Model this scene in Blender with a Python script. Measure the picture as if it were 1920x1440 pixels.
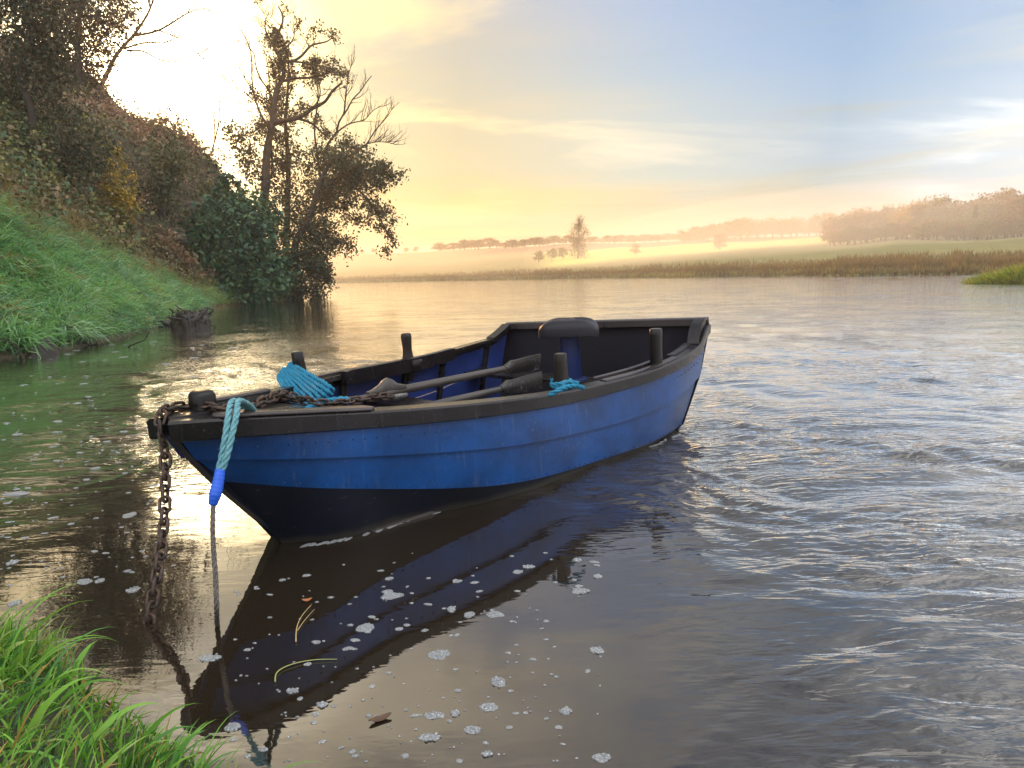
import bpy, bmesh, math, random
import numpy as np
from mathutils import Matrix, Vector

for o in list(bpy.data.objects):
    bpy.data.objects.remove(o)
scene = bpy.context.scene
COL = scene.collection
RNG = np.random.default_rng(7)
random.seed(7)

# ------------------------------------------------------------------ camera
FPX, EYE, HOR, ROLL = 1331.0, 1.4, 513.0, 0.030
_p = math.atan((720 - HOR) / FPX)
_f = np.array([0, math.cos(_p), -math.sin(_p)])
_u0 = np.array([0, math.sin(_p), math.cos(_p)])
_r0 = np.array([1.0, 0, 0])
CR = math.cos(ROLL) * _r0 - math.sin(ROLL) * _u0
CU = math.sin(ROLL) * _r0 + math.cos(ROLL) * _u0
CF = _f
ORG = np.array([0, 0, EYE])
cam = bpy.data.cameras.new('camera')
camera = bpy.data.objects.new('camera', cam)
COL.objects.link(camera)
camera.matrix_world = Matrix(((CR[0], CU[0], -CF[0], 0), (CR[1], CU[1], -CF[1], 0), (CR[2], CU[2], -CF[2], EYE), (0, 0, 0, 1)))
cam.sensor_width = 36.0
cam.lens = FPX / 1920 * 36.0
cam.clip_start = 0.05
cam.clip_end = 9000
scene.camera = camera


def ray(px, py):
    return CF + (px - 960) / FPX * CR - (py - 720) / FPX * CU


def at(px, py, d):
    """the place seen at a photo pixel, d metres ahead of the camera"""
    return ORG + ray(px, py) * d


def on(px, py, z=0.0):
    """the place seen at a photo pixel on the level plane at height z"""
    r = ray(px, py)
    return ORG + r * ((z - EYE) / r[2])


# ------------------------------------------------------------------ sun and sky
sd = ray(232, 178)
sd = sd / np.linalg.norm(sd)
SUN_EL = math.asin(sd[2])
SUN_AZ = math.atan2(sd[0], sd[1])          # from +y towards +x
sun_data = bpy.data.lights.new('sun', 'SUN')
sun_data.energy = 2.7
sun_data.angle = math.radians(0.6)
sun_data.color = (1.0, 0.50, 0.18)
sun = bpy.data.objects.new('sun', sun_data)
COL.objects.link(sun)
sun.rotation_euler = Vector(tuple(-sd)).to_track_quat('-Z', 'Y').to_euler()

world = bpy.data.worlds.new('World')
scene.world = world
world.use_nodes = True
wn = world.node_tree
wn.nodes.clear()


class NT:
    """small helper for building node trees"""

    def __init__(self, tree):
        self.t = tree

    def new(self, typ, ins=None, **kw):
        n = self.t.nodes.new(typ)
        for k, v in kw.items():
            setattr(n, k, v)
        for k, v in (ins or {}).items():
            s = n.inputs[k]
            if hasattr(v, 'is_linked'):
                self.t.links.new(v, s)
            else:
                s.default_value = v
        return n

    def math(self, op, a, b=0.0, c=0.0, clamp=False):
        n = self.t.nodes.new('ShaderNodeMath')
        n.operation = op
        n.use_clamp = clamp
        for i, v in enumerate((a, b, c)):
            if hasattr(v, 'is_linked'):
                self.t.links.new(v, n.inputs[i])
            else:
                n.inputs[i].default_value = v
        return n.outputs[0]

    def vmath(self, op, a, b=(0, 0, 0)):
        n = self.t.nodes.new('ShaderNodeVectorMath')
        n.operation = op
        for i, v in enumerate((a, b)):
            if hasattr(v, 'is_linked'):
                self.t.links.new(v, n.inputs[i])
            else:
                n.inputs[i].default_value = v
        return n.outputs['Value'] if op in ('DOT_PRODUCT', 'LENGTH') else n.outputs[0]

    def mix(self, f, a, b, typ='MIX'):
        n = self.t.nodes.new('ShaderNodeMix')
        n.data_type = 'RGBA'
        n.blend_type = typ
        for s, v in ((n.inputs[0], f), (n.inputs[6], a), (n.inputs[7], b)):
            if hasattr(v, 'is_linked'):
                self.t.links.new(v, s)
            else:
                s.default_value = (tuple(v) + (1.0,)) if isinstance(v, (tuple, list)) and len(v) == 3 else v
        return n.outputs[2]

    def ramp(self, f, pts, interp='LINEAR'):
        n = self.t.nodes.new('ShaderNodeValToRGB')
        n.color_ramp.interpolation = interp
        e = n.color_ramp.elements
        while len(e) < len(pts):
            e.new(0.5)
        for i, (p, c) in enumerate(pts):
            e[i].position = p
            c = (c, c, c) if isinstance(c, (int, float)) else c
            e[i].color = tuple(c) + (1.0,)
        if hasattr(f, 'is_linked'):
            self.t.links.new(f, n.inputs[0])
        return n.outputs[0]

    def noise(self, vec, scale, detail=4.0, rough=0.5, dist=0.0, out=0):
        n = self.new('ShaderNodeTexNoise', {'Scale': scale, 'Detail': detail, 'Roughness': rough, 'Distortion': dist})
        if vec is not None:
            self.t.links.new(vec, n.inputs['Vector'])
        return n.outputs[out]

    def smooth(self, v, lo, hi, a=0.0, b=1.0):
        n = self.new('ShaderNodeMapRange', {0: v, 1: lo, 2: hi, 3: a, 4: b}, interpolation_type='SMOOTHSTEP')
        return n.outputs[0]


W = NT(wn)
sky = W.new('ShaderNodeTexSky', sky_type='NISHITA', sun_disc=False, sun_elevation=SUN_EL, sun_rotation=SUN_AZ,
            altitude=50.0, air_density=1.2, dust_density=0.3, ozone_density=5.5)
tc = W.new('ShaderNodeTexCoord')
D = W.vmath('NORMALIZE', tc.outputs['Generated'])
sep = W.new('ShaderNodeSeparateXYZ', {0: D})
dz = W.math('MAXIMUM', sep.outputs[2], 0.0)
sunward = W.math('MAXIMUM', W.vmath('DOT_PRODUCT', D, tuple(sd)), 0.0)
# high cloud: direction projected onto a level sheet far above, stretched along one wind
inv = W.math('DIVIDE', 1.0, W.math('ADD', dz, 0.16))
sheet = W.new('ShaderNodeCombineXYZ', {0: W.math('MULTIPLY', sep.outputs[0], inv), 1: W.math('MULTIPLY', sep.outputs[1], inv), 2: 0.0}).outputs[0]
mp = W.new('ShaderNodeMapping', {'Vector': sheet, 'Rotation': (0, 0, math.radians(24)), 'Scale': (0.70, 1.35, 1.0), 'Location': (3.1, 0.6, 0.0)}).outputs[0]
c1 = W.noise(mp, 1.05, 8.0, 0.56, 0.7)
cir = W.smooth(c1, 0.49, 0.68)
c1b = W.noise(mp, 0.5, 3.0, 0.5, 0.2)
veil = W.smooth(c1b, 0.36, 0.66)
# long level bands low over the horizon
az = W.math('ARCTAN2', sep.outputs[0], sep.outputs[1])
bandv = W.new('ShaderNodeCombineXYZ', {0: W.math('MULTIPLY', az, 1.2), 1: W.math('MULTIPLY', sep.outputs[2], 13.0), 2: 0.37}).outputs[0]
c2 = W.noise(bandv, 1.15, 5.0, 0.52, 0.45)
low = W.math('MULTIPLY', W.smooth(dz, 0.0, 0.03), W.smooth(dz, 0.34, 0.12))
band = W.math('MULTIPLY', W.smooth(c2, 0.47, 0.62), low)
bandv2 = W.new('ShaderNodeCombineXYZ', {0: W.math('MULTIPLY', az, 1.1), 1: W.math('MULTIPLY', sep.outputs[2], 26.0), 2: 4.1}).outputs[0]
c3 = W.noise(bandv2, 1.3, 5.0, 0.5, 0.3)
streak = W.math('MULTIPLY', W.smooth(c3, 0.60, 0.72), low)
# cloud takes its colour from how near the sun it is seen
warm = W.ramp(sunward, [(0.0, (0.62, 0.62, 0.64)), (0.40, (0.50, 0.52, 0.54)), (0.64, (0.17, 0.225, 0.28)), (0.82, (0.33, 0.305, 0.24)), (0.92, (0.42, 0.33, 0.17)), (0.965, (0.50, 0.39, 0.20)), (0.986, (0.95, 0.74, 0.40)), (0.994, (3.0, 2.4, 1.5)), (1.0, (7.0, 5.8, 3.6))])
peach = W.ramp(sunward, [(0.0, (0.46, 0.45, 0.46)), (0.60, (0.21, 0.215, 0.20)), (0.80, (0.26, 0.20, 0.115)), (0.92, (0.25, 0.155, 0.058)), (0.97, (0.37, 0.235, 0.08)), (1.0, (1.4, 1.0, 0.5))])
SKY_STRENGTH = 0.075
base = W.vmath('MINIMUM', W.mix(1.0, sky.outputs[0], (SKY_STRENGTH, SKY_STRENGTH, SKY_STRENGTH), 'MULTIPLY'), (0.62, 0.52, 0.36))   # glare round the sun clipped to a warm cream
horizon = W.math('POWER', 2.718, W.math('MULTIPLY', dz, W.smooth(sunward, 0.72, 0.96, -6.5, -2.2)))
s0 = W.mix(W.math('MULTIPLY', horizon, 0.96), base, peach)
s1 = W.mix(W.math('MULTIPLY_ADD', veil, 0.36, 0.26), s0, warm)
s2 = W.mix(W.math('MULTIPLY', cir, 0.85), s1, W.mix(1.0, warm, (1.38, 1.30, 1.18), 'MULTIPLY'))
s3 = W.mix(W.math('MULTIPLY', band, 0.7), s2, W.mix(1.0, warm, (1.10, 0.90, 0.60), 'MULTIPLY'))
s4 = W.mix(W.math('MULTIPLY', streak, 0.6), s3, W.mix(1.0, peach, (0.72, 0.74, 0.84), 'MULTIPLY'))
# broken cloud added out of view, brightest behind to lift the shaded bank; the still water mirrors it
dk = W.new('ShaderNodeMapping', {'Vector': sheet, 'Rotation': (0, 0, math.radians(-18)), 'Scale': (1.1, 1.6, 1.0), 'Location': (1.7, 4.2, 0.0)}).outputs[0]
c4 = W.noise(dk, 2.4, 7.0, 0.6, 0.4)
deck = W.math('MULTIPLY', W.smooth(dz, 0.36, 0.60), W.smooth(c4, 0.36, 0.60))
deck_fill = W.ramp(sunward, [(0.0, (1.60, 1.56, 1.50)), (0.25, (1.10, 1.08, 1.04)), (0.45, (0.40, 0.41, 0.43)), (0.62, (0.20, 0.21, 0.23)), (0.80, (0.32, 0.30, 0.27)), (0.92, (0.75, 0.64, 0.46)), (1.0, (3.0, 2.6, 1.9))])
s5 = W.mix(W.math('MULTIPLY', deck, 0.9), s4, deck_fill)
bg = W.new('ShaderNodeBackground', {'Color': s5, 'Strength': 1.0})
wo = W.new('ShaderNodeOutputWorld', {'Surface': bg.outputs[0]})

scene.view_settings.view_transform = 'Standard'
scene.view_settings.look = 'None'
scene.view_settings.gamma = 1.0
scene.view_settings.use_curve_mapping = False
scene.view_settings.exposure = 1.36
scene.cycles.use_denoising = True
scene.cycles.max_bounces = 7
scene.cycles.diffuse_bounces = 3
scene.cycles.glossy_bounces = 4
scene.cycles.transmission_bounces = 4
scene.cycles.volume_bounces = 1
scene.cycles.transparent_max_bounces = 8
scene.cycles.caustics_reflective = False
scene.cycles.caustics_refractive = False


# ------------------------------------------------------------------ helpers
def spline(cx, cy):
    cx = np.array(cx, float)
    cy = np.array(cy, float)
    n = len(cx)
    h = np.diff(cx)
    A = np.zeros((n, n))
    b = np.zeros(n)
    A[0, 0] = A[-1, -1] = 1
    for i in range(1, n - 1):
        A[i, i - 1], A[i, i], A[i, i + 1] = h[i - 1], 2 * (h[i - 1] + h[i]), h[i]
        b[i] = 3 * ((cy[i + 1] - cy[i]) / h[i] - (cy[i] - cy[i - 1]) / h[i - 1])
    c = np.linalg.solve(A, b)

    def f(x):
        x = np.asarray(x, float)
        i = np.clip(np.searchsorted(cx, x) - 1, 0, n - 2)
        t = x - cx[i]
        bb = (cy[i + 1] - cy[i]) / h[i] - h[i] * (2 * c[i] + c[i + 1]) / 3
        return cy[i] + bb * t + c[i] * t ** 2 + (c[i + 1] - c[i]) / (3 * h[i]) * t ** 3
    return f


def curve(pts, n=60):
    """smooth path through points (chord-length spline), n samples"""
    p = np.array(pts, float)
    if len(p) == 2:
        return p[0] + (p[1] - p[0]) * np.linspace(0, 1, n)[:, None]
    t = np.r_[0, np.cumsum(np.linalg.norm(np.diff(p, axis=0), axis=1))]
    u = np.linspace(0, t[-1], n)
    return np.stack([spline(t, p[:, k])(u) for k in range(3)], -1)


def resample(p, step):
    t = np.r_[0, np.cumsum(np.linalg.norm(np.diff(p, axis=0), axis=1))]
    u = np.linspace(0, t[-1], max(2, int(round(t[-1] / step)) + 1))
    return np.stack([np.interp(u, t, p[:, k]) for k in range(3)], -1)


def nrm(v):
    return v / np.maximum(np.linalg.norm(v, axis=-1, keepdims=True), 1e-9)


def frames(p):
    """tangent, normal, binormal along a path, without twist"""
    t = nrm(np.gradient(p, axis=0))
    up = np.array([0, 0, 1.0]) if abs(t[0][2]) < 0.9 else np.array([1.0, 0, 0])
    n = np.zeros_like(p)
    n[0] = nrm(np.cross(t[0], up))
    for i in range(1, len(p)):
        v = n[i - 1] - t[i] * np.dot(n[i - 1], t[i])
        n[i] = v / max(np.linalg.norm(v), 1e-9)
    return t, n, np.cross(t, n)


class Geo:
    """gathers vertices, faces and per-vertex colours for one mesh"""

    def __init__(self):
        self.v, self.f, self.c, self.n = [], [], [], 0

    def add(self, v, f, col=None):
        v = np.asarray(v, float).reshape(-1, 3)
        self.v.append(v)
        for q in f:
            q = np.asarray(q, np.int64)
            if q.size:
                self.f.append(q + self.n)
        if col is not None:
            col = np.asarray(col, float)
            self.c.append(np.broadcast_to(col, (len(v), 3)) if col.ndim == 1 else col)
        self.n += len(v)
        return self

    def tube(self, p, r, k=6, cap=True, squash=None):
        p = np.asarray(p, float)
        r = np.broadcast_to(np.asarray(r, float), (len(p),))
        t, n, b = frames(p)
        a = np.arange(k) * 2 * np.pi / k
        ring = (np.cos(a)[None, :, None] * n[:, None, :] + np.sin(a)[None, :, None] * b[:, None, :]) * r[:, None, None]
        if squash is not None:
            ring = ring * np.asarray(squash)
        v = (p[:, None, :] + ring).reshape(-1, 3)
        i = np.arange(len(p) - 1)[:, None] * k
        j = np.arange(k)[None, :]
        j2 = (j + 1) % k
        q = np.stack([i + j, i + j2, i + k + j2, i + k + j], -1).reshape(-1, 4)
        fs = [q]
        if cap:
            fs += [np.arange(k)[::-1][None, :], (np.arange(k) + (len(p) - 1) * k)[None, :]]
        return self.add(v, fs)

    def loft(self, rings, closed=True, cap=True):
        """rings: (m, k, 3) cross-sections"""
        rings = np.asarray(rings, float)
        m, k = rings.shape[:2]
        i = np.arange(m - 1)[:, None] * k
        j = np.arange(k if closed else k - 1)[None, :]
        j2 = (j + 1) % k
        q = np.stack([i + j, i + j2, i + k + j2, i + k + j], -1).reshape(-1, 4)
        fs = [q]
        if cap and closed:
            fs += [np.arange(k)[::-1][None, :], (np.arange(k) + (m - 1) * k)[None, :]]
        return self.add(rings.reshape(-1, 3), fs)

    def box(self, c, x, y, z, bevel=0.0):
        """a block: centre and three half-axis vectors"""
        c, x, y, z = (np.asarray(a, float) for a in (c, x, y, z))
        rings = []
        lz = max(np.linalg.norm(z), 1e-9)
        for s, k in ((-1, 1 - bevel), (-1 + bevel * 0.7, 1), (1 - bevel * 0.7, 1), (1, 1 - bevel)) if bevel else ((-1, 1), (1, 1)):
            rings.append([c + z * s + (x * a + y * b) * k for a, b in ((-1, -1), (1, -1), (1, 1), (-1, 1))])
        return self.loft(rings)

    def build(self, name, mat, parent=None, smooth=True):
        me = bpy.data.meshes.new(name)
        v = np.concatenate(self.v)
        lens = np.concatenate([np.full(len(q), q.shape[1], np.int64) for q in self.f])
        idx = np.concatenate([q.reshape(-1) for q in self.f])
        me.vertices.add(len(v))
        me.vertices.foreach_set('co', v.astype(np.float32).reshape(-1))
        me.loops.add(len(idx))
        me.loops.foreach_set('vertex_index', idx.astype(np.int32))
        me.polygons.add(len(lens))
        me.polygons.foreach_set('loop_start', np.r_[0, np.cumsum(lens)[:-1]].astype(np.int32))
        me.polygons.foreach_set('use_smooth', np.full(len(lens), smooth))
        if self.c:
            at_ = me.color_attributes.new('tint', 'FLOAT_COLOR', 'POINT')
            c = np.concatenate(self.c)
            at_.data.foreach_set('color', np.c_[c, np.ones(len(c))].astype(np.float32).reshape(-1))
        me.update(calc_edges=True)
        me.validate()
        if mat is not None:
            me.materials.append(mat)
        o = bpy.data.objects.new(name, me)
        COL.objects.link(o)
        if parent is not None:
            o.parent = parent
        return o


def sharp(o, deg=35):
    """smooth shading with crisp edges above an angle"""
    me = o.data
    bm = bmesh.new()
    bm.from_mesh(me)
    lim = math.radians(deg)
    for e in bm.edges:
        if len(e.link_faces) == 2 and e.calc_face_angle(0) > lim:
            e.smooth = False
    bm.to_mesh(me)
    bm.free()
    return o


def empty(name, loc=(0, 0, 0)):
    o = bpy.data.objects.new(name, None)
    o.location = loc
    o.empty_display_size = 0.2
    COL.objects.link(o)
    return o


def tag(o, label=None, category=None, group=None, kind=None):
    for k, v in (('label', label), ('category', category), ('group', group), ('kind', kind)):
        if v:
            o[k] = v
    return o


def structure(o, label=None):
    return tag(o, label, kind='structure')


def noise2(x, y, seed=0, octaves=4, lac=2.0, gain=0.5):
    """smooth value noise on arrays, about -1..1"""
    out = np.zeros_like(np.asarray(x, float))
    amp, fr, tot = 1.0, 1.0, 0.0
    for o_ in range(octaves):
        X, Y = x * fr + 17.3 * o_, y * fr - 9.1 * o_
        xi, yi = np.floor(X).astype(np.int64), np.floor(Y).astype(np.int64)
        fx, fy = X - xi, Y - yi
        fx, fy = fx * fx * (3 - 2 * fx), fy * fy * (3 - 2 * fy)

        def h(a, b):
            n = (a * 374761393 + b * 668265263 + (seed + o_) * 974634777) & 0x7FFFFFFF
            n = ((n ^ (n >> 13)) * 1274126177) & 0x7FFFFFFF
            return ((n ^ (n >> 16)) & 0xFFFF) / 32767.5 - 1
        v = (h(xi, yi) * (1 - fx) + h(xi + 1, yi) * fx) * (1 - fy) + (h(xi, yi + 1) * (1 - fx) + h(xi + 1, yi + 1) * fx) * fy
        out += v * amp
        tot += amp
        amp *= gain
        fr *= lac
    return out / tot


def sstep(x, a, b):
    t = np.clip((x - a) / (b - a), 0, 1)
    return t * t * (3 - 2 * t)


# ------------------------------------------------------------------ materials
def material(name):
    m = bpy.data.materials.new(name)
    m.use_nodes = True
    t = m.node_tree
    t.nodes.clear()
    n = NT(t)
    n.out = n.new('ShaderNodeOutputMaterial')
    n.tc = n.new('ShaderNodeTexCoord')
    n.obj = n.tc.outputs['Object']
    return m, n


def principled(n, **kw):
    b = n.new('ShaderNodeBsdfPrincipled', {k.replace('_', ' '): v for k, v in kw.items()})
    n.t.links.new(b.outputs[0], n.out.inputs['Surface'])
    return b


def bump(n, h, strength=0.3, dist=0.01):
    return n.new('ShaderNodeBump', {'Height': h, 'Strength': strength, 'Distance': dist}).outputs[0]


def paint(name, col, var=0.25, rough=0.38, streak=0.0, grain=60.0, wear=None, wear_at=0.64, bumpy=0.25, spec=0.5, scum=False):
    """brushed boat paint over planks: uneven tone, brush streaks along the plank, grime, chips"""
    m, n = material(name)
    st = n.new('ShaderNodeMapping', {'Vector': n.obj, 'Scale': (0.12, 1.0, 1.0)}).outputs[0]
    a = n.noise(n.obj, 2.2, 5, 0.6)
    b = n.noise(st, grain, 5, 0.6)
    c = n.mix(n.smooth(a, 0.3, 0.7), tuple(x * (1 - var) for x in col), tuple(min(1, x * (1 + var)) for x in col))
    c = n.mix(n.math('MULTIPLY', n.smooth(b, 0.5, 0.75), 0.35), c, tuple(x * 0.55 for x in col))
    if streak:
        vs = n.new('ShaderNodeMapping', {'Vector': n.obj, 'Scale': (9.0, 9.0, 0.7)}).outputs[0]
        s = n.smooth(n.noise(vs, 3.0, 6, 0.65), 0.55, 0.78)
        c = n.mix(n.math('MULTIPLY', s, streak), c, (0.30, 0.33, 0.38))
    if wear:
        w = n.noise(n.obj, 42.0, 7, 0.7, 0.4)
        w2 = n.noise(n.obj, 5.0, 3, 0.5)
        k = n.smooth(n.math('ADD', w, n.math('MULTIPLY', w2, 0.25)), wear_at + 0.09, wear_at + 0.15)
        c = n.mix(k, c, wear)
    if scum:                                              # dried silt left along the waterline
        q = n.new('ShaderNodeSeparateXYZ', {0: n.obj})
        hw = n.math('ADD', q.outputs[2], n.math('MULTIPLY', q.outputs[0], .0425))
        hw = n.math('ADD', hw, n.math('MULTIPLY', n.noise(n.obj, 6.0, 5, 0.65), .06))
        c = n.mix(n.math('MULTIPLY', n.smooth(hw, .085, .045), .55), c, (0.060, 0.056, 0.044))
        sc = n.new('ShaderNodeMapping', {'Vector': n.obj, 'Rotation': (0, math.radians(35), 0), 'Scale': (1.2, 1.0, 16.0)}).outputs[0]
        c = n.mix(n.math('MULTIPLY', n.smooth(n.noise(sc, 4.0, 3, 0.6), .70, .74), .5), c, (0.09, 0.09, 0.08))
    r = n.math('ADD', rough - 0.1, n.math('MULTIPLY', a, 0.25))
    h = n.math('ADD', n.math('MULTIPLY', b, 0.6), n.math('MULTIPLY', n.noise(n.obj, 130.0, 4, 0.6), 0.5))
    principled(n, Base_Color=c, Roughness=r, Normal=bump(n, h, bumpy, 0.004), Specular_IOR_Level=spec)
    return m


def leaf_material(name, trans=0.35, rough=0.55):
    m, n = material(name)
    at_ = n.new('ShaderNodeVertexColor', layer_name='tint')
    d = n.new('ShaderNodeBsdfPrincipled', {'Base Color': at_.outputs[0], 'Roughness': rough, 'Specular IOR Level': 0.3})
    tcol = n.mix(1.0, at_.outputs[0], (1.5, 1.35, 0.6), 'MULTIPLY')
    tr = n.new('ShaderNodeBsdfTranslucent', {'Color': tcol})
    mx = n.new('ShaderNodeMixShader', {0: trans, 1: d.outputs[0], 2: tr.outputs[0]})
    n.t.links.new(mx.outputs[0], n.out.inputs['Surface'])
    return m


M = {}
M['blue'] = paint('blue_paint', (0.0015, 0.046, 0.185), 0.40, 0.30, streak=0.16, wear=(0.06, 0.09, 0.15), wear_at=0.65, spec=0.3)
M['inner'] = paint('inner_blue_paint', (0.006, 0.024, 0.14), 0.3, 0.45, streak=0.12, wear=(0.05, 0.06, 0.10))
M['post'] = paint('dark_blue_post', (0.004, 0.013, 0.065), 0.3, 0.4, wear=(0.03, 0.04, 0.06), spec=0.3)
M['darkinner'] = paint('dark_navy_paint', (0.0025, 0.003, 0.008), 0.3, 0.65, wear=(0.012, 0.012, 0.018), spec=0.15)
M['black'] = paint('black_bottom_paint', (0.0028, 0.005, 0.013), 0.35, 0.42, wear=(0.06, 0.065, 0.06), wear_at=0.68, spec=0.22, scum=True)
M['rail'] = paint('dark_weathered_wood', (0.0095, 0.0085, 0.0105), 0.35, 0.24, streak=0.05, grain=90, wear=(0.09, 0.085, 0.08), wear_at=0.69, bumpy=0.35, spec=0.32)
M['cap'] = paint('worn_cap_wood', (0.034, 0.028, 0.030), 0.4, 0.26, streak=0.06, grain=110, wear=(0.22, 0.21, 0.20), wear_at=0.70, bumpy=0.4)
M['pin'] = paint('dark_pin_wood', (0.013, 0.009, 0.008), 0.4, 0.42, grain=120, wear=(0.07, 0.06, 0.05), wear_at=0.66, bumpy=0.4, spec=0.3)
M['tarblack'] = paint('tarred_black', (0.003, 0.003, 0.0035), 0.3, 0.30, bumpy=0.3, spec=0.35)
M['oar'] = paint('weathered_oar_wood', (0.045, 0.039, 0.036), 0.35, 0.36, grain=140, wear=(0.24, 0.22, 0.21), wear_at=0.68, bumpy=0.6)
M['oarblade'] = paint('dark_oar_blade', (0.014, 0.013, 0.014), 0.35, 0.35, grain=100, wear=(0.12, 0.12, 0.12), wear_at=0.6, bumpy=0.4)
M['boards'] = paint('floor_boards', (0.045, 0.038, 0.034), 0.4, 0.55, grain=80, wear=(0.12, 0.11, 0.10))
M['seat'] = paint('grey_navy_vinyl', (0.010, 0.010, 0.016), 0.2, 0.40, bumpy=0.15, spec=0.25)
M['tape'] = paint('blue_tape', (0.012, 0.10, 0.62), 0.2, 0.40, bumpy=0.3)


def metal(name, c1, c2, rough=0.55):
    m, n = material(name)
    a = n.smooth(n.noise(n.obj, 40.0, 6, 0.65), 0.4, 0.65)
    principled(n, Base_Color=n.mix(a, c1, c2), Metallic=0.45, Roughness=rough, Normal=bump(n, n.noise(n.obj, 220.0, 4, 0.6), 0.5, 0.002))
    return m


M['chain'] = metal('rusty_chain', (0.030, 0.024, 0.022), (0.085, 0.050, 0.036))
M['steel'] = metal('dull_steel', (0.20, 0.20, 0.21), (0.10, 0.09, 0.085), 0.4)


def fibre(name, col, dark):
    m, n = material(name)
    a = n.noise(n.obj, 160.0, 5, 0.7)
    b = n.noise(n.obj, 9.0, 3, 0.5)
    c = n.mix(n.smooth(a, 0.35, 0.65), dark, col)
    c = n.mix(n.math('MULTIPLY', n.smooth(b, 0.5, 0.7), 0.4), c, tuple(x * 0.6 + 0.08 for x in col))
    principled(n, Base_Color=c, Roughness=0.75, Normal=bump(n, a, 0.8, 0.004), Specular_IOR_Level=0.25)
    return m


M['rope'] = fibre('turquoise_rope', (0.030, 0.27, 0.42), (0.010, 0.12, 0.24))
M['palerope'] = fibre('faded_turquoise_rope', (0.20, 0.43, 0.47), (0.07, 0.21, 0.27))
M['greyrope'] = fibre('grey_rope', (0.16, 0.14, 0.13), (0.05, 0.045, 0.042))
M['bark'] = paint('dark_bark', (0.040, 0.030, 0.025), 0.4, 0.85, grain=20, bumpy=0.9, spec=0.2)
M['palebark'] = paint('pale_bark', (0.11, 0.085, 0.070), 0.3, 0.85, grain=20, bumpy=0.7, spec=0.2)
M['wetwood'] = paint('wet_dark_wood', (0.022, 0.016, 0.013), 0.4, 0.45, grain=30, bumpy=0.8)
M['leaf'] = leaf_material('leaves', 0.10)
M['farleaf'] = leaf_material('far_leaves', 0.45, 0.8)
M['grass'] = leaf_material('grass_blades', 0.35, 0.45)


# ------------------------------------------------------------------ the boat: a frame of its own, bow at 0, stern at LEN
LEN = 4.52
BX, BY, BYAW, BHEEL, BTRIM = -1.587, 3.217, 0.993, 0.003, -0.044
boat = empty('rowing_boat')
boat.matrix_world = (Matrix.Translation((BX, BY, 0)) @ Matrix.Rotation(BYAW, 4, 'Z') @ Matrix.Rotation(BTRIM, 4, 'Y') @ Matrix.Rotation(BHEEL, 4, 'X'))
_BM = np.array(boat.matrix_world)
tag(boat, 'blue and black wooden rowing boat with dark rails moored on the river', 'rowing boat')


def bw(p):
    """boat frame to world"""
    p = np.asarray(p, float)
    return p @ _BM[:3, :3].T + _BM[:3, 3]


def wb(p):
    return (np.asarray(p, float) - _BM[:3, 3]) @ _BM[:3, :3]


wS = spline([0, .05, .15, .35, .6, .85, 1], [.06, .25, .385, .67, .85, 1.08, 1.08])
ST = [0, .05, .1, .2, .3, .4, .5, .6, .7, .8, .9, 1.0]
_zn = spline(ST, [.79, .775, .742, .668, .612, .563, .515, .486, .479, .498, .545, .605])
_zf = spline([0, .2, .45, .7, .93, 1.0], [.788, .709, .631, .573, .559, .565])
_zl = spline(ST, [.585, .560, .515, .416, .335, .265, .21, .17, .155, .18, .225, .28])
_zb = spline(ST, [.47, .425, .361, .223, .105, .015, -.045, -.078, -.100, -.122, -.145, -.165])


def kick(s):
    return sstep(np.asarray(s, float), .925, .995)


def sheer(s, side):
    z = _zn(s) if side < 0 else _zf(s)
    return z + kick(s) * (0.10 if side < 0 else 0.075)


def line(k, t, side):
    """one of the hull's long lines: k=0 sheer, 1 plank lap, 2 paint line, 3 bilge, 4 keel edge"""
    t = np.asarray(t, float)
    s0 = (0.0, .026, .056, .128, .21)[k]
    s1 = (1.0, .962, .915, .885, .87)[k]
    s = s0 + (s1 - s0) * t
    fr = (1.0, 1.0, .985, .93, .60)[k]
    w = wS(t) * fr * (1 - (0, .03, .09, .16, .18)[k] * sstep(t, .55, 1.0))
    w = np.maximum(w - (0.0, .02, .025, .028, .03)[k] * (1 - sstep(t, 0, .05)), .012)
    if k == 0:
        z = sheer(s, side) - .02
    else:
        z = (_zl(s), _zb(s), _zb(s) - .23 + .08 * t, _zb(s) - .36 + .16 * t)[k - 1]
        if k == 3:
            z = np.minimum(z, -.05 - .2 * s)
        if k == 4:
            z = np.minimum(z, -.16 - .2 * s)
        if side > 0 and k < 3:
            z = z + (_zf(s) - _zn(s)) * (.8, .5)[k - 1]
    return np.stack([s * LEN, side * w, z], -1)


T = np.r_[np.linspace(0, .12, 16), np.linspace(.12, 1, 60)[1:]]


def strake(name, k0, k1, side, mat, out0=0.0, out1=0.0, th=.018, parent=None, sub=4):
    a, b = line(k0, T, side), line(k1, T, side)
    nrmv = np.zeros_like(a)
    tang = np.gradient(a, axis=0)
    nrmv[:, 0], nrmv[:, 1] = -side * tang[:, 1] * -1 * -1, side * tang[:, 0]
    nrmv[:, 0] = -tang[:, 1] * side * 1.0 if side > 0 else tang[:, 1]
    nrmv = nrm(np.stack([-tang[:, 1] * side, tang[:, 0] * side, 0 * tang[:, 0]], -1))
    ring = []
    for q in np.linspace(0, 1, sub + 1):
        ring.append(a + (b - a) * q + nrmv * (out0 + (out1 - out0) * q + .004 * 4 * q * (1 - q) * (k0 < 2)))
    for q in np.linspace(1, 0, sub + 1):
        ring.append(a + (b - a) * q + nrmv * (out0 + (out1 - out0) * q + .004 * 4 * q * (1 - q) * (k0 < 2) - th))
    return sharp(Geo().loft(np.stack(ring, 1)).build(name, mat, parent or boat), 40)


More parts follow.
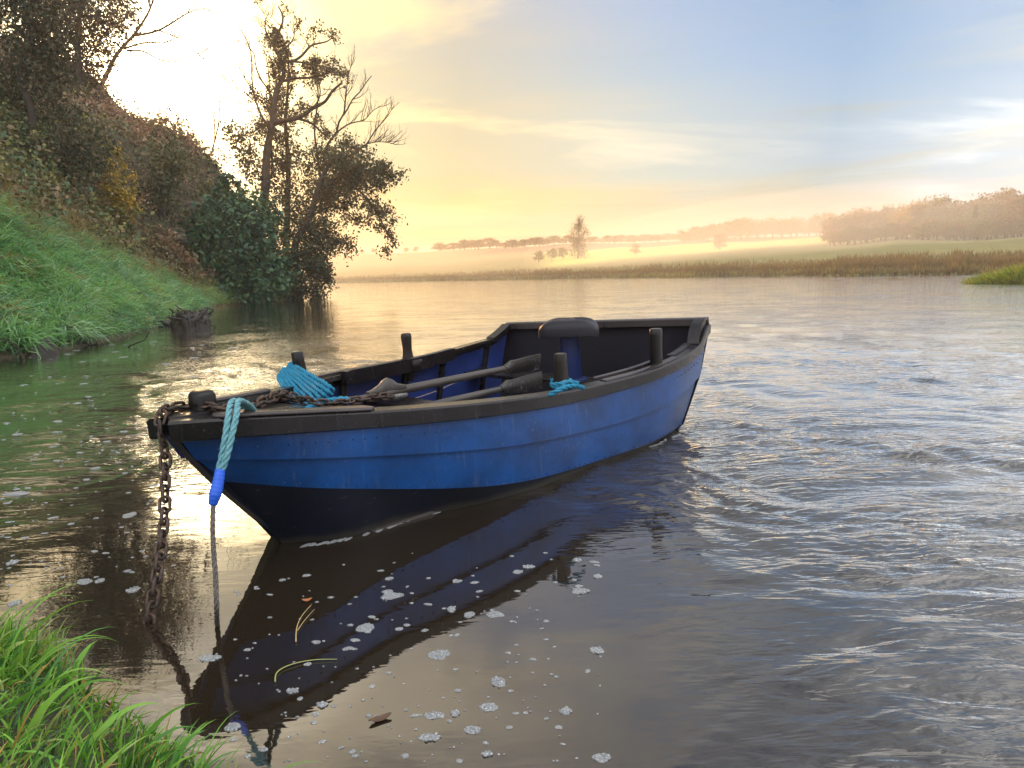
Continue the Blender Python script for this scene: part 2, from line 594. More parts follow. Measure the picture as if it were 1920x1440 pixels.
for sd_ in (-1, 1):
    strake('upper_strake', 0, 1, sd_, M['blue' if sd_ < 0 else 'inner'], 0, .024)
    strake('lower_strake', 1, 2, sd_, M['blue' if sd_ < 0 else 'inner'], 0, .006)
    strake('bottom_strake', 2, 3, sd_, M['black'], 0, 0)
    strake('bilge_strake', 3, 4, sd_, M['black'], 0, 0)
# keel plank closes the bottom
a_, b_ = line(4, T, -1), line(4, T, 1)
Geo().loft(np.stack([a_, b_, b_ - [0, 0, .02], a_ - [0, 0, .02]], 1)).build('keel_plank', M['black'], boat, False)
# stem
sp = curve([(.06, 0, .775), (.09, 0, .70), (.16, 0, .585), (.26, 0, .44), (.42, 0, .24), (.60, 0, .03), (.88, 0, -.20)], 40)
tt, nn, bb_ = frames(sp)
fw = nrm(np.stack([tt[:, 2], 0 * tt[:, 0], -tt[:, 0]], -1))
Geo().loft(np.stack([sp + fw * a + np.array([0, 1, 0]) * b for a, b in ((-.03, -.012), (.02, -.03), (.05, -.04), (.05, .04), (.02, .03), (-.03, .012))], 1)).build('stem', M['black'], boat, False)


def rail(side):
    s = np.r_[np.linspace(0, .12, 18), np.linspace(.12, 1.0, 80)[1:]]
    c = np.stack([s * LEN, side * wS(s), sheer(s, side)], -1)
    tang = np.gradient(c, axis=0)
    no = nrm(np.stack([-tang[:, 1] * side, tang[:, 0] * side, 0 * s], -1))
    dp = .098 - .014 * s
    prof = [(.022, -1), (.034, -.92), (.036, -.12), (.024, 0), (-.075, 0.02), (-.08, -.30), (-.022, -.36), (-.022, -.9), (.004, -1)]
    ring = [c + no * o + np.stack([0 * s, 0 * s, dp * h], -1) for o, h in prof]
    return sharp(Geo().loft(np.stack(ring, 1)).build('gunwale', M['rail'], boat), 30)


RAIL = {-1: rail(-1), 1: rail(1)}
# stem head: rounded nose block that ties the two rails
th_ = np.linspace(-1, 1, 13)
nose = []
for z, k in ((.675, .80), (.69, .95), (.72, 1), (.782, 1), (.797, .94), (.799, .7)):
    nose.append([(.135 - .115 * k * math.cos(a * math.pi / 2), k * .085 * math.sin(a * math.pi / 2), z) for a in th_] + [(.20, .10 * k, z), (.20, -.10 * k, z)])
sharp(Geo().loft(np.array(nose)).build('stem_head', M['tarblack'], boat), 50)
# foredeck planks
for q in range(5):
    g = Geo()
    s = np.linspace(.015, .205, 14)
    u0, u1 = -1 + q * .4 + .012, -1 + (q + 1) * .4 - .012
    wz = np.maximum(wS(s) - .07, .01)
    z = (_zn(s) + _zf(s)) / 2 - .045
    top = [np.stack([s * LEN, wz * u, z], -1) for u in (u0, u1)]
    g.loft(np.stack([top[0], top[1], top[1] - [0, 0, .02], top[0] - [0, 0, .02]], 1)).build('foredeck_plank', M['rail'], boat, False)
# thin worn capping along the bow rails
for side in (-1, 1):
    s = np.linspace(.03, .20, 24)
    c = np.stack([s * LEN, side * wS(s), sheer(s, side) + .0085], -1)
    tang = np.gradient(c, axis=0)
    no = nrm(np.stack([-tang[:, 1] * side, tang[:, 0] * side, 0 * s], -1))
    e = np.minimum(1, np.minimum((s - .03) / .008 + .4, (.20 - s) / .006 + .3))[:, None]
    ring = [c + no * o * e + np.array([0, 0, h]) for o, h in ((.032, -.006), (.03, .005), (.018, .011), (-.066, .011), (-.072, .003), (-.072, -.006))]
    Geo().loft(np.stack(ring, 1)).build('rail_capping', M['cap'], RAIL[side])

# bollard on the foredeck
g = Geo()
prof = [(.0, 1.25, 1.1), (.012, 1.2, 1.05), (.03, .95, .9), (.085, .93, .9), (.125, .88, .88), (.142, .74, .8), (.15, .5, .55)]
rings = []
for h, kx, ky in prof:
    a = np.linspace(0, 2 * np.pi, 20, endpoint=False)
    sup = np.sign(np.cos(a)) * np.abs(np.cos(a)) ** .6, np.sign(np.sin(a)) * np.abs(np.sin(a)) ** .6
    rings.append(np.stack([sup[0] * .058 * kx + .21 + .03 * h, sup[1] * .066 * ky, np.full(20, .735 + h)], -1))
sharp(g.loft(np.array(rings)).build('bow_bollard', M['tarblack'], boat), 60)

# transom with its rail and corner knees
TW = 1.075
TS = LEN * .992


def ztr(u):
    return .668 + (.745 - .668) * (1 - (u + 1) / 2)


u = np.linspace(-1, 1, 25)
top = np.stack([np.full(25, TS + .035), u * TW, ztr(u)], -1)
rows = [top]
for k in (0, 1, 2, 3, 4):
    eA, eB = line(k, np.array([1.0]), -1)[0], line(k, np.array([1.0]), 1)[0]
    r_ = eA + (eB - eA) * ((u + 1) / 2)[:, None]
    r_[:, 0] += .012 + .015 * (1 - u ** 2)
    r_[:, 1] *= 1.012
    rows.append(r_)
rows = rows + [r + np.array([.035, 0, 0]) for r in rows[::-1]]
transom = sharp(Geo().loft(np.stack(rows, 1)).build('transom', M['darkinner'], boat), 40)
ring = [top + np.array([x, 0, z]) for x, z in ((-.03, -.05), (-.03, .008), (-.015, .018), (.06, .018), (.072, .006), (.072, -.05))]
sharp(Geo().loft(np.stack(ring, 1)).build('transom_rail', M['cap'], transom), 40)
for side in (-1, 1):
    p = [(TS - .04, side * (TW - .05), ztr(side) + .006), (TS - .16, side * (TW - .045), ztr(side) - .045), (TS - .30, side * (wS(.93) - .04), sheer(.93, side) + .006)]
    g = Geo()
    c = curve(p, 14)
    g.loft(np.stack([c + np.array([0, side * a, b]) for a, b in ((.06, -.05), (.06, .006), (-.04, .006), (-.04, -.05))], 1))
    sharp(g.build('quarter_knee', M['rail'], transom), 40)

# ribs down the inside
for s in (.20, .39, .57, .72, .915):
    for side in (-1, 1):
        t = np.array([s])
        P = [line(0, t, side)[0], line(1, (t - .024) / .976, side)[0], line(2, (t - .051) / .949, side)[0], line(3, (t - .11) / .89, side)[0]]
        c = curve(P[:3], 18)[1:]
        inn = np.array([0, -side, 0])
        wd = .022
        ring = [c + inn * a + np.array([b, 0, 0]) for a, b in ((.012, -wd), (.050, -wd), (.055, 0), (.050, wd), (.012, wd))]
        sharp(Geo().loft(np.stack(ring, 1)).build('rib', M['rail'], boat), 40)

# riser strips and oar pads inside the rails
def pad(s0, s1, side, inset, z0, z1, thick, mat, name):
    s = np.linspace(s0, s1, 26)
    c = np.stack([s * LEN, side * (wS(s) - inset), sheer(s, side)], -1)
    tang = np.gradient(c, axis=0)
    no = nrm(np.stack([-tang[:, 1] * side, tang[:, 0] * side, 0 * s], -1))
    e = np.minimum(1, np.minimum((s - s0) / .008 + .75, (s1 - s) / .008 + .75))[:, None]
    ring = [c + no * o + np.array([0, 0, h]) * e for o, h in ((0, z0), (0, z1), (-.012, z1 + .006), (-thick + .012, z1 + .006), (-thick, z1), (-thick, z0))]
    return sharp(Geo().loft(np.stack(ring, 1)).build(name, mat, RAIL[side]), 40)


pad(.375, .735, 1, .068, -.075, .030, .055, M['rail'], 'oar_pad')
pad(.30, .60, 1, -.010, .0, .018, .030, M['cap'], 'rubbing_strip')
pad(.640, .835, -1, .125, -.05, .012, .04, M['cap'], 'oar_pad')
pad(.63, .84, -1, .0, -.0, .006, .070, M['cap'], 'oar_pad_plate')
pad(.845, .93, -1, .05, -.02, .010, .07, M['rail'], 'quarter_pad')

# pins
def pin(name, base, prof, mat, lean=(0, 0), k=14, square=1.0, parent=None):
    """turned post: prof is (height, radius) pairs"""
    rings = []
    a = np.linspace(0, 2 * np.pi, k, endpoint=False)
    ca, sa = np.cos(a), np.sin(a)
    ca, sa = np.sign(ca) * np.abs(ca) ** square, np.sign(sa) * np.abs(sa) ** square
    for h, r in prof:
        rings.append(np.stack([base[0] + lean[0] * h + r * ca, base[1] + lean[1] * h + r * sa, np.full(k, base[2] + h)], -1))
    return sharp(Geo().loft(np.array(rings)).build(name, mat, parent or boat), 55)


far_pin = pin('thole_pin', (.57 * LEN, wS(.57) - .055, sheer(.57, 1)), [(-.16, .03), (-.09, .045), (-.06, .05), (.03, .048), (.05, .042), (.10, .037), (.15, .040), (.20, .044), (.222, .042), (.232, .034)], M['pin'], (-.02, 0))
pin('pin_chock', (.575 * LEN, wS(.575) - .095, sheer(.575, 1) - .085), [(0, .055), (.02, .062), (.085, .062), (.10, .055)], M['rail'], (0, 0), 14, .55, far_pin)
pin('thole_pin', (.545 * LEN, -(wS(.545) - .10), sheer(.545, -1) - .02), [(-.2, .05), (0, .052), (.10, .048), (.20, .042), (.252, .040), (.262, .034)], M['pin'], (.01, 0), 16, .65)
pin('thole_pin', (.79 * LEN, -(wS(.79) - .07), sheer(.79, -1) - .02), [(-.12, .046), (.05, .048), (.26, .049), (.30, .047), (.305, .042)], M['tarblack'], (0, 0), 16, .8)
pin('rope_post', (.285 * LEN, wS(.285) - .02, sheer(.285, 1)), [(-.10, .035), (0, .038), (.15, .036), (.200, .035), (.208, .028)], M['tarblack'], (-.06, .02), 14, .75)

# inside: floor boards, thwarts, a bulkhead, the swivel seat
for q in range(6):
    s = np.linspace(.20, .985, 30)
    wz = wS(s) * .80
    z = np.full(30, -.02) - .05 * s
    u0, u1 = -1 + q / 3 + .012, -1 + (q + 1) / 3 - .012
    A, B = (np.stack([s * LEN, wz * u, z], -1) for u in (u0, u1))
    Geo().loft(np.stack([A, B, B - [0, 0, .02], A - [0, 0, .02]], 1)).build('floor_board', M['boards'], boat, False)


def thwart(s, wd, drop):
    z0, z1 = sheer(s, -1) - drop, sheer(s, 1) - drop
    w = wS(s) - .03
    c0, c1 = np.array([s * LEN, -w, z0]), np.array([s * LEN, w, z1])
    c = c0 + (c1 - c0) * np.linspace(0, 1, 5)[:, None]
    Geo().loft(np.stack([c + np.array([a, 0, b]) for a, b in ((-wd, 0), (wd, 0), (wd, -.03), (-wd, -.03))], 1)).build('thwart', M['rail'], boat, False)


thwart(.235, .05, .07)
thwart(.47, .13, .22)
thwart(.845, .14, .26)
g = Geo()
a = np.linspace(0, 2 * np.pi, 24, endpoint=False)
SX, SY = .845 * LEN, -.05
rings = [np.stack([SX + r * np.cos(a), SY + r * np.sin(a), np.full(24, z)], -1) for z, r in ((.26, .16), (.275, .16), (.29, .11), (.42, .10), (.60, .088), (.66, .088), (.67, .11), (.69, .13))]
ped = sharp(g.loft(np.array(rings)).build('seat_pedestal', M['post'], boat), 40)
g = Geo()
rings = []
yawc = .35
for z, k in ((.675, .60), (.682, .90), (.70, 1.0), (.76, 1.01), (.80, .95), (.825, .84), (.838, .62), (.842, .30)):
    ca = np.sign(np.cos(a)) * np.abs(np.cos(a)) ** .55
    sa = np.sign(np.sin(a)) * np.abs(np.sin(a)) ** .55
    x, y = ca * .20 * k, sa * .265 * k
    droop = -.045 * (np.abs(sa) ** 6) * (z > .69) - .02 * (np.abs(ca) ** 6) * (z > .69)
    rings.append(np.stack([SX + x * math.cos(yawc) - y * math.sin(yawc), SY + x * math.sin(yawc) + y * math.cos(yawc), z + droop], -1))
sharp(g.loft(np.array(rings)).build('seat_cushion', M['seat'], ped), 60)

# copper fastenings along the laps
g = Geo()
a = np.linspace(0, 2 * np.pi, 6, endpoint=False)
for k, dz_ in ((1, .022), (2, .020), (0, -.13)):
    pts = line(k, np.linspace(.03, .97, 62), -1)
    for p in pts:
        c = p + np.array([0, -.022 if k != 0 else -.012, dz_])
        r = .0045
        g.loft(np.array([np.stack([c[0] + r * q * np.cos(a), np.full(6, c[1] - h), c[2] + r * q * np.sin(a)], -1) for q, h in ((1.0, -.004), (.95, .002), (.4, .004))]))
tag(g.build('fastenings', M['blue'], boat), kind='stuff')


# ------------------------------------------------------------------ the river
def water_height(x, y):
    """ripples of the running river: calm pool by the bow, broken water to the right and beyond"""
    rng = np.random.default_rng(21)
    calm = np.hypot((x + 1.25) / 2.15, (y - 2.8) / 2.1)
    calm2 = np.hypot((x - .1) / .9, (y - 2.2) / .9)
    left = sstep(-x - .35 * y, .6, 2.6)
    m = sstep(np.minimum(calm, calm2 + .25), .62, 1.70) * (1 - .62 * left * sstep(24 - y, 0, 8))
    riffle = np.exp(-((x + 4.6) / 3.2) ** 2 - ((y - 11.5) / 4.0) ** 2)
    m = m + .55 * riffle
    rush = np.exp(-((x - 2.6) / 2.9) ** 2 - ((y - 2.9) / 3.6) ** 2)
    m = (.035 + .965 * m) * (1 + .85 * rush) * (1 - .40 * sstep(y, 8, 22))
    r = np.hypot(x, y)
    wx = noise2(x * .5, y * .5, 3, 3) * .55
    wy = noise2(x * .5 + 9, y * .5 - 4, 5, 3) * .55
    X = x + wx * 1.3 + noise2(x * 1.7, y * 1.7, 7, 2) * .10
    Y = y + wy * 1.3 + noise2(x * 1.7 + 5, y * 1.7, 8, 2) * .10
    patch = .25 + .95 * sstep(noise2(X * .8, Y * 1.1, 11, 3), -.35, .40)
    dr = np.where(r < 13, .0062 * r, .02 * r)
    z = np.zeros_like(x)
    for n_w, l0, l1, slope, mean, spread, byp in ((24, .065, .150, .085, 80, .42, 1), (22, .16, .45, .085, 74, .6, 1), (16, .45, 1.6, .050, 66, .8, 0)):
        for i in range(n_w):
            lam = l0 * (l1 / l0) ** rng.random()
            th = math.radians(mean) + rng.normal() * spread
            k = 2 * math.pi / lam
            a = slope / k * math.sqrt(2 / n_w)
            fade = 1 / (1 + (dr * 3.2 / lam) ** 4)
            s = np.sin(k * (math.cos(th) * X + math.sin(th) * Y) + rng.random() * 6.28)
            z += a * fade * (s + .25 * (1 - 2 * s * s)) * (patch if byp else 1.0)
    # chop thrown off the stern quarter
    sx, sy = 1.75, 5.35
    wake = np.exp(-(((x - sx) * .8 + (y - sy) * .2) / .75) ** 2 - (((y - sy) * .8 - (x - sx) * .2) / .55) ** 2)
    chop = noise2(x * 7, y * 9, 31, 2) * .006 * wake
    return z * m + chop, m * (.35 + .65 * patch) + wake * .8


def build_water():
    rr = [0.8]
    while rr[-1] < 13:
        rr.append(rr[-1] * 1.0062)
    while rr[-1] < 70:
        rr.append(rr[-1] * 1.02)
    while rr[-1] < 4500:
        rr.append(rr[-1] * 1.05)
    rr = np.array(rr)
    aa = np.radians(np.r_[np.linspace(-125, -40, 30)[:-1], np.linspace(-40, 40, 520), np.linspace(40, 125, 30)[1:]])
    R, A = np.meshgrid(rr, aa, indexing='ij')
    x, y = R * np.sin(A), R * np.cos(A)
    z, rough = water_height(x, y)
    z = z * sstep(160 - R, 0, 120)
    v = np.stack([x, y, z], -1).reshape(-1, 3)
    n, m = R.shape
    i = np.arange(n - 1)[:, None] * m
    j = np.arange(m - 1)[None, :]
    q = np.stack([i + j, i + m + j, i + m + j + 1, i + j + 1], -1).reshape(-1, 4)
    g = Geo().add(v, [q[:, ::-1]], np.repeat(rough.reshape(-1, 1), 3, 1))
    mat, nt_ = material('river_water')
    at_ = nt_.new('ShaderNodeVertexColor', layer_name='tint')
    rg = nt_.new('ShaderNodeSeparateColor', {0: at_.outputs[0]}).outputs[0]
    mp_ = nt_.new('ShaderNodeMapping', {'Vector': nt_.obj, 'Rotation': (0, 0, math.radians(-8)), 'Scale': (.75, 2.5, 1.0)}).outputs[0]
    h1 = nt_.noise(mp_, 3.2, 2.0, .5, 1.2)
    h2 = nt_.noise(mp_, 11.0, 2.0, .5, .8)
    h = nt_.math('ADD', h1, nt_.math('MULTIPLY', h2, .35))
    amt = nt_.math('MINIMUM', nt_.math('MULTIPLY', rg, .6), 1.0)
    bp = nt_.new('ShaderNodeBump', {'Height': h, 'Strength': amt, 'Distance': .034}).outputs[0]
    lw = nt_.new('ShaderNodeLayerWeight', {'Blend': .5, 'Normal': bp})
    k = nt_.ramp(lw.outputs['Facing'], [(0.0, .05), (.40, .15), (.50, .19), (.60, .22), (.68, .34), (.76, .68), (.86, .90), (1.0, 1.0)])
    df = nt_.new('ShaderNodeBsdfDiffuse', {'Color': (.018, .013, .008, 1), 'Normal': bp})
    gl = nt_.new('ShaderNodeBsdfGlossy', {'Color': (1, 1, 1, 1), 'Roughness': .012, 'Normal': bp})
    mx = nt_.new('ShaderNodeMixShader', {0: k, 1: df.outputs[0], 2: gl.outputs[0]})
    nt_.t.links.new(mx.outputs[0], nt_.out.inputs['Surface'])
    o = g.build('river_water', mat)
    return structure(o)


build_water()


# ------------------------------------------------------------------ the steep left bank
SHORE = [(-60, -6), (-26, 2), (-17, 7), (-13.2, 11)] + [tuple(on(*p)[:2]) for p in ((0, 672), (100, 660), (230, 632), (310, 606), (395, 577), (480, 567), (560, 561))]
_e = SHORE[-1]
SHORE += [(_e[0] - 1.5, _e[1] + 6), (_e[0] - 7, _e[1] + 14), (_e[0] - 20, _e[1] + 22), (_e[0] - 70, _e[1] + 34)]
SHORE = np.array(SHORE)


def seg_dist(x, y, poly):
    """signed distance to an open line of points; positive on its left-hand side"""
    best = np.full(np.shape(x), 1e9)
    sign = np.ones(np.shape(x))
    for a, b in zip(poly[:-1], poly[1:]):
        d = b - a
        t = np.clip(((x - a[0]) * d[0] + (y - a[1]) * d[1]) / (d @ d), 0, 1)
        q = np.hypot(x - a[0] - t * d[0], y - a[1] - t * d[1])
        c = d[0] * (y - a[1]) - d[1] * (x - a[0])
        u = q < best - 1e-9
        best = np.where(u, q, best)
        sign = np.where(u, np.sign(c), sign)
    return best * sign


def hill(x, y):
    x, y = np.asarray(x, float), np.asarray(y, float)
    s = seg_dist(x, y, SHORE)
    i = np.maximum(s, 0)
    i = i * np.interp(y, [30, 40, 52], [1.0, 1.1, 1.6])
    h = np.interp(i, [0, 3.2, 4.2, 8.2, 12.8, 16, 22, 30, 60], [0, 2.6, 3.9, 9.8, 12.0, 13.4, 16.6, 19.5, 23.0])
    h = h * np.interp(y, [50, 62, 72, 90], [1.0, .92, .6, .25])
    lump = noise2(x * .30, y * .30, 51, 4) * np.minimum(i * .2, 1.0) + noise2(x * 1.3, y * 1.3, 52, 3) * np.minimum(i * .10, .3)
    return np.where(s > 0, h + lump + .04, np.maximum(-.9, s * .5) + .04)


def hit(px, py, near=8.0, far=95.0):
    """where the sight line through a photo pixel meets the hill"""
    r = ray(px, py)
    d = np.linspace(near, far, 1400)
    p = ORG + r * d[:, None]
    below = p[:, 2] < hill(p[:, 0], p[:, 1])
    land = seg_dist(p[:, 0], p[:, 1], SHORE) > 0
    k = np.argmax(below & land)
    return (p[k], d[k]) if (below & land)[k] else (at(px, py, 55.0), 55.0)


gx = np.arange(-84, -7, .5)
gy = np.arange(-6, 96, .5)
X, Y = np.meshgrid(gx, gy, indexing='ij')
Z = hill(X, Y)
n_, m_ = X.shape
i = np.arange(n_ - 1)[:, None] * m_
j = np.arange(m_ - 1)[None, :]
q = np.stack([i + j, i + m_ + j, i + m_ + j + 1, i + j + 1], -1).reshape(-1, 4)
keep = (Z.reshape(-1)[q] > -.6).any(1)
mat, n = material('hill_soil')
a = n.noise(n.obj, .35, 5, .6)
b = n.noise(n.obj, 3.0, 5, .6)
c = n.mix(n.smooth(a, .4, .62), (.045, .040, .022), (.085, .060, .040))
c = n.mix(n.math('MULTIPLY', n.smooth(b, .45, .7), .6), c, (.035, .050, .018))
principled(n, Base_Color=c, Roughness=.95, Normal=bump(n, b, .8, .2))
structure(Geo().add(np.stack([X, Y, Z], -1).reshape(-1, 3), [q[keep]]).build('hill', mat))


# ---- foliage builders
def quads(c, size, nrmls, rng, aspect=.62):
    """leaf-shaped faces (a folded diamond of two triangles) at centres c"""
    n = len(c)
    a = nrm(np.cross(nrmls, rng.normal(size=(n, 3))))
    b = np.cross(nrmls, a)
    s = np.broadcast_to(np.asarray(size, float), (n,))[:, None]
    v = np.stack([c - a * s, c + b * s * aspect + nrmls * s * .12, c + a * s, c - b * s * aspect + nrmls * s * .12], 1)
    f = np.arange(n * 4).reshape(n, 4)
    return v.reshape(-1, 3), f


def leaf_cloud(g, centre, radii, n, size, cols, rng, clump=26, spread=.16, up=.35, shell=.55, outline=None):
    """leaves gathered in clumps through an uneven ellipsoid"""
    centre, radii = np.asarray(centre, float), np.asarray(radii, float)
    nc = max(3, n // clump)
    d = nrm(rng.normal(size=(nc, 3)))
    rr = (shell + (1 - shell) * rng.random(nc)) ** .8
    rr *= 1 + .28 * noise2(d[:, 0] * 2.2 + centre[0], d[:, 2] * 2.2 + d[:, 1] * 1.7, 77, 3)
    cc = centre + d * radii * rr[:, None]
    k = rng.integers(0, nc, n)
    p = cc[k] + rng.normal(size=(n, 3)) * radii.mean() * spread * (.5 + rng.random(nc)[k][:, None])
    nv = nrm(rng.normal(size=(n, 3)) + np.array([0, 0, up]) + .5 * nrm(p - centre))
    v, f = quads(p, size * (.4 + 1.1 * rng.random(n) ** 1.3), nv, rng)
    cols = np.array(cols, float)
    pick = cols[(rng.integers(0, len(cols), nc)[k] if len(cols) > 1 else np.zeros(n, int))]
    tone = (.7 + .6 * rng.random(nc)[k] * .6 + .3 * rng.random(n))[:, None]
    g.add(v, [f], np.repeat(pick * tone, 4, 0))
    return cc


class Wood:
    """trunk and limbs grown from main limb lines"""

    def __init__(self, rng):
        self.g, self.tips, self.rng = Geo(), [], rng

    def limb(self, p, r0, r1, k=6):
        p = np.asarray(p, float)
        self.g.tube(p, np.linspace(r0, r1, len(p)), k)

    def sprout(self, p, n, length, r, levels, f0=.25, spread=.9, up=.25, k=4, wob=.18, grav=0.0, ratio=.55):
        """n side branches along the line p"""
        rng = self.rng
        p = np.asarray(p, float)
        t = nrm(np.gradient(p, axis=0))
        L = len(p)
        for q in range(n):
            i = int(np.clip((f0 + (1 - f0) * (q + rng.random()) / n) * (L - 1), 0, L - 1))
            d = nrm(t[i] * .7 + nrm(rng.normal(size=3)) * spread + np.array([0, 0, up]))
            ln = length * (.55 + .7 * rng.random()) * (1 - .35 * i / L)
            s = [p[i]]
            for _ in range(6):
                d = nrm(d + rng.normal(size=3) * wob + np.array([0, 0, .05 - grav]))
                s.append(s[-1] + d * ln / 6)
            s = np.array(s)
            rr = r * (.6 + .5 * rng.random())
            self.g.tube(s, np.linspace(rr, rr * .25, 7), k, cap=False)
            if levels > 1:
                self.sprout(s, max(3, int(n * .6)) if levels > 2 else 4, ln * ratio, rr * .5, levels - 1, .2, spread, up, max(3, k - 1), wob, grav, ratio)
            else:
                self.tips.append(s)
        return self


def twig_leaves(g, tips, per, size, cols, rng, keep=None, jitter=.10):
    if not tips:
        return
    T_ = np.array([s[[2, 3, 4, 5, 6]] for s in tips])
    n = len(T_)
    k = np.repeat(np.arange(n), per)
    u = rng.integers(0, 5, len(k))
    p = T_[k, u] + rng.normal(size=(len(k), 3)) * jitter
    if keep is not None:
        m = keep(p)
        p, k = p[m], k[m]
    nv = nrm(rng.normal(size=(len(p), 3)) + [0, 0, .4])
    v, f = quads(p, size * (.6 + .8 * rng.random(len(p))), nv, rng)
    cols = np.array(cols, float)
    pick = cols[rng.integers(0, len(cols), n)[k]] * (.7 + .5 * rng.random(len(p)))[:, None]
    g.add(v, [f], np.repeat(pick, 4, 0))


def px_line(pts, d, drift=0.0, n=26):
    """a limb drawn over the photo, given its own distance and a lean in depth"""
    P = [at(x, y, d + drift * i / max(1, len(pts) - 1)) for i, (x, y) in enumerate(pts)]
    return curve(P, n)


rng = np.random.default_rng(101)
DT = 51.0      # metres to the tall tree
ALDER = [(.034, .034, .014), (.048, .036, .015), (.026, .034, .015), (.062, .042, .018)]
# ---- tall riverside tree
tree = empty('alder_tree', tuple(on(505, 563)))
w = Wood(rng)
base = on(490, 564)
trunk = px_line([(478, 540), (484, 480), (492, 400), (497, 355), (502, 275), (511, 230), (514, 200), (522, 162), (529, 150), (530, 120), (520, 100), (512, 82), (524, 57), (530, 30), (522, 12)], DT, 0, 70)
trunk[0][2] = .2
w.limb(trunk, .44, .05, 9)
limbs = [([(513, 232), (535, 226), (555, 222), (575, 212), (587, 202), (610, 190), (620, 175), (642, 155)], -2.5, .20),
         ([(532, 116), (547, 115), (570, 100), (585, 85), (612, 78), (622, 71)], 2.0, .13),
         ([(530, 152), (555, 147), (580, 146), (600, 142), (625, 135), (645, 140)], -1.5, .11),
         ([(545, 115), (565, 117), (592, 122), (622, 127)], 1.5, .09),
         ([(557, 222), (585, 232), (600, 245), (617, 259)], 2.2, .11),
         ([(512, 82), (500, 62), (497, 45), (505, 22)], -1.0, .07),
         ([(521, 98), (545, 80), (552, 62), (548, 45)], 1.3, .07),
         ([(587, 202), (598, 185), (600, 165), (592, 140)], -1.0, .07),
         ([(513, 225), (500, 205), (492, 190)], 1.0, .06)]
lw = []
for pts, dr, r in limbs:
    p = px_line(pts, DT, dr)
    w.limb(p, r, r * .3, 6)
    lw.append((p, r))
for p, r in lw:
    w.sprout(p, 7, 1.9, .035, 3, .3, .95, .2)
w.sprout(trunk[34:], 18, 1.9, .035, 3, .0, 1.0, .3)
w.g.build('trunk', M['bark'], tree)
for o_ in tree.children:
    pass
g = Geo()


def shown(p):
    """bare patches in the thin crown"""
    return noise2(p[:, 0] * .55, p[:, 2] * .55, 88, 2) > -.15


twig_leaves(g, w.tips, 8, .085, ALDER, rng, shown, .18)


def blobs(g, lst, d, size, cols, dens, flat=.9, clump=24, spread=.15, shell=.4):
    """crown masses: photo ellipse, distance, leaf density per square metre of ellipse"""
    for cx, cy, rx, ry, dd in lst:
        k = (d + dd) / FPX
        c = at(cx, cy, d + dd)
        R = np.array([rx * k, (rx + ry) / 2 * k * flat, ry * k])
        leaf_cloud(g, c, R, max(60, int(dens * math.pi * R[0] * R[2])), size, cols, rng, clump, spread, shell=shell)


blobs(g, [(548, 45, 34, 28, 0), (590, 75, 30, 22, 1), (640, 150, 26, 18, -1)], DT, .10, ALDER, 30, spread=.2)
g.build('crown', M['leaf'], tree)
base_shift = np.array(tree.location)
for ch in list(tree.children):
    ch.location = tuple(-base_shift)
tag(tree, 'tall thin alder with a kinked trunk and gappy crown on the left shore', 'tree')


def plant(name, label, category, parts, loc, group=None):
    """root Empty at the base; parts are (name, Geo, material) in world space"""
    root = empty(name, tuple(loc))
    for pn, geo, mt in parts:
        o = geo.build(pn, mt, root)
        o.location = tuple(-np.asarray(loc, float))
    return tag(root, label, category, group)


# ---- leaning tree whose leafy crown hangs over the water
w = Wood(rng)
DL = 50.0
tr = px_line([(560, 560), (556, 500), (556, 450), (575, 420), (590, 375), (600, 345), (612, 318), (625, 298)], DL, -1, 40)
tr[0][2] = 0
w.limb(tr, .34, .12, 8)
ll = []
for pts, dr, r in [([(600, 345), (640, 330), (680, 318), (715, 325), (733, 330)], -2, .12), ([(598, 350), (650, 345), (690, 375), (715, 415), (738, 458)], -3, .11),
                   ([(575, 420), (600, 395), (640, 390), (668, 410)], 2, .09), ([(556, 450), (590, 440), (620, 445), (640, 455)], -1.5, .10),
                   ([(556, 470), (575, 490), (600, 500), (615, 520)], 1, .08), ([(612, 318), (640, 290), (670, 272)], 2, .08),
                   ([(548, 500), (575, 497), (600, 500)], -2, .12), ([(560, 545), (580, 540), (590, 556)], -2, .05)]:
    p = px_line(pts, DL, dr)
    w.limb(p, r, r * .3, 6)
    w.sprout(p, 9, 1.7, .034, 2, .25, .9, .05)
    ll.append(p)
g = Geo()
LEAN = [(.036, .046, .018), (.048, .050, .018), (.066, .048, .020), (.028, .048, .021)]
twig_leaves(g, w.tips, 30, .10, LEAN, rng, None, .22)
blobs(g, [(600, 300, 52, 24, 1), (650, 300, 45, 30, -1), (695, 315, 38, 26, -2), (722, 318, 16, 22, -2), (640, 345, 50, 26, 0), (600, 370, 40, 40, 2), (690, 380, 24, 14, -2), (715, 420, 12, 18, -2),
          (600, 450, 40, 36, 0), (570, 500, 42, 34, 0), (595, 510, 26, 26, -1), (560, 540, 36, 16, 0), (550, 400, 40, 55, 2), (735, 452, 5, 9, -2), (665, 405, 14, 10, 0), (620, 330, 60, 40, 2), (670, 330, 48, 26, 1), (700, 350, 30, 18, -1), (575, 440, 46, 60, 1), (700, 395, 18, 14, -2)], DL, .095, LEAN, 230, spread=.24)
plant('leaning_tree', 'leaning tree whose leafy crown hangs out over the water behind the boat', 'tree', [('trunk', w.g, M['bark']), ('crown', g, M['leaf'])], on(560, 562))

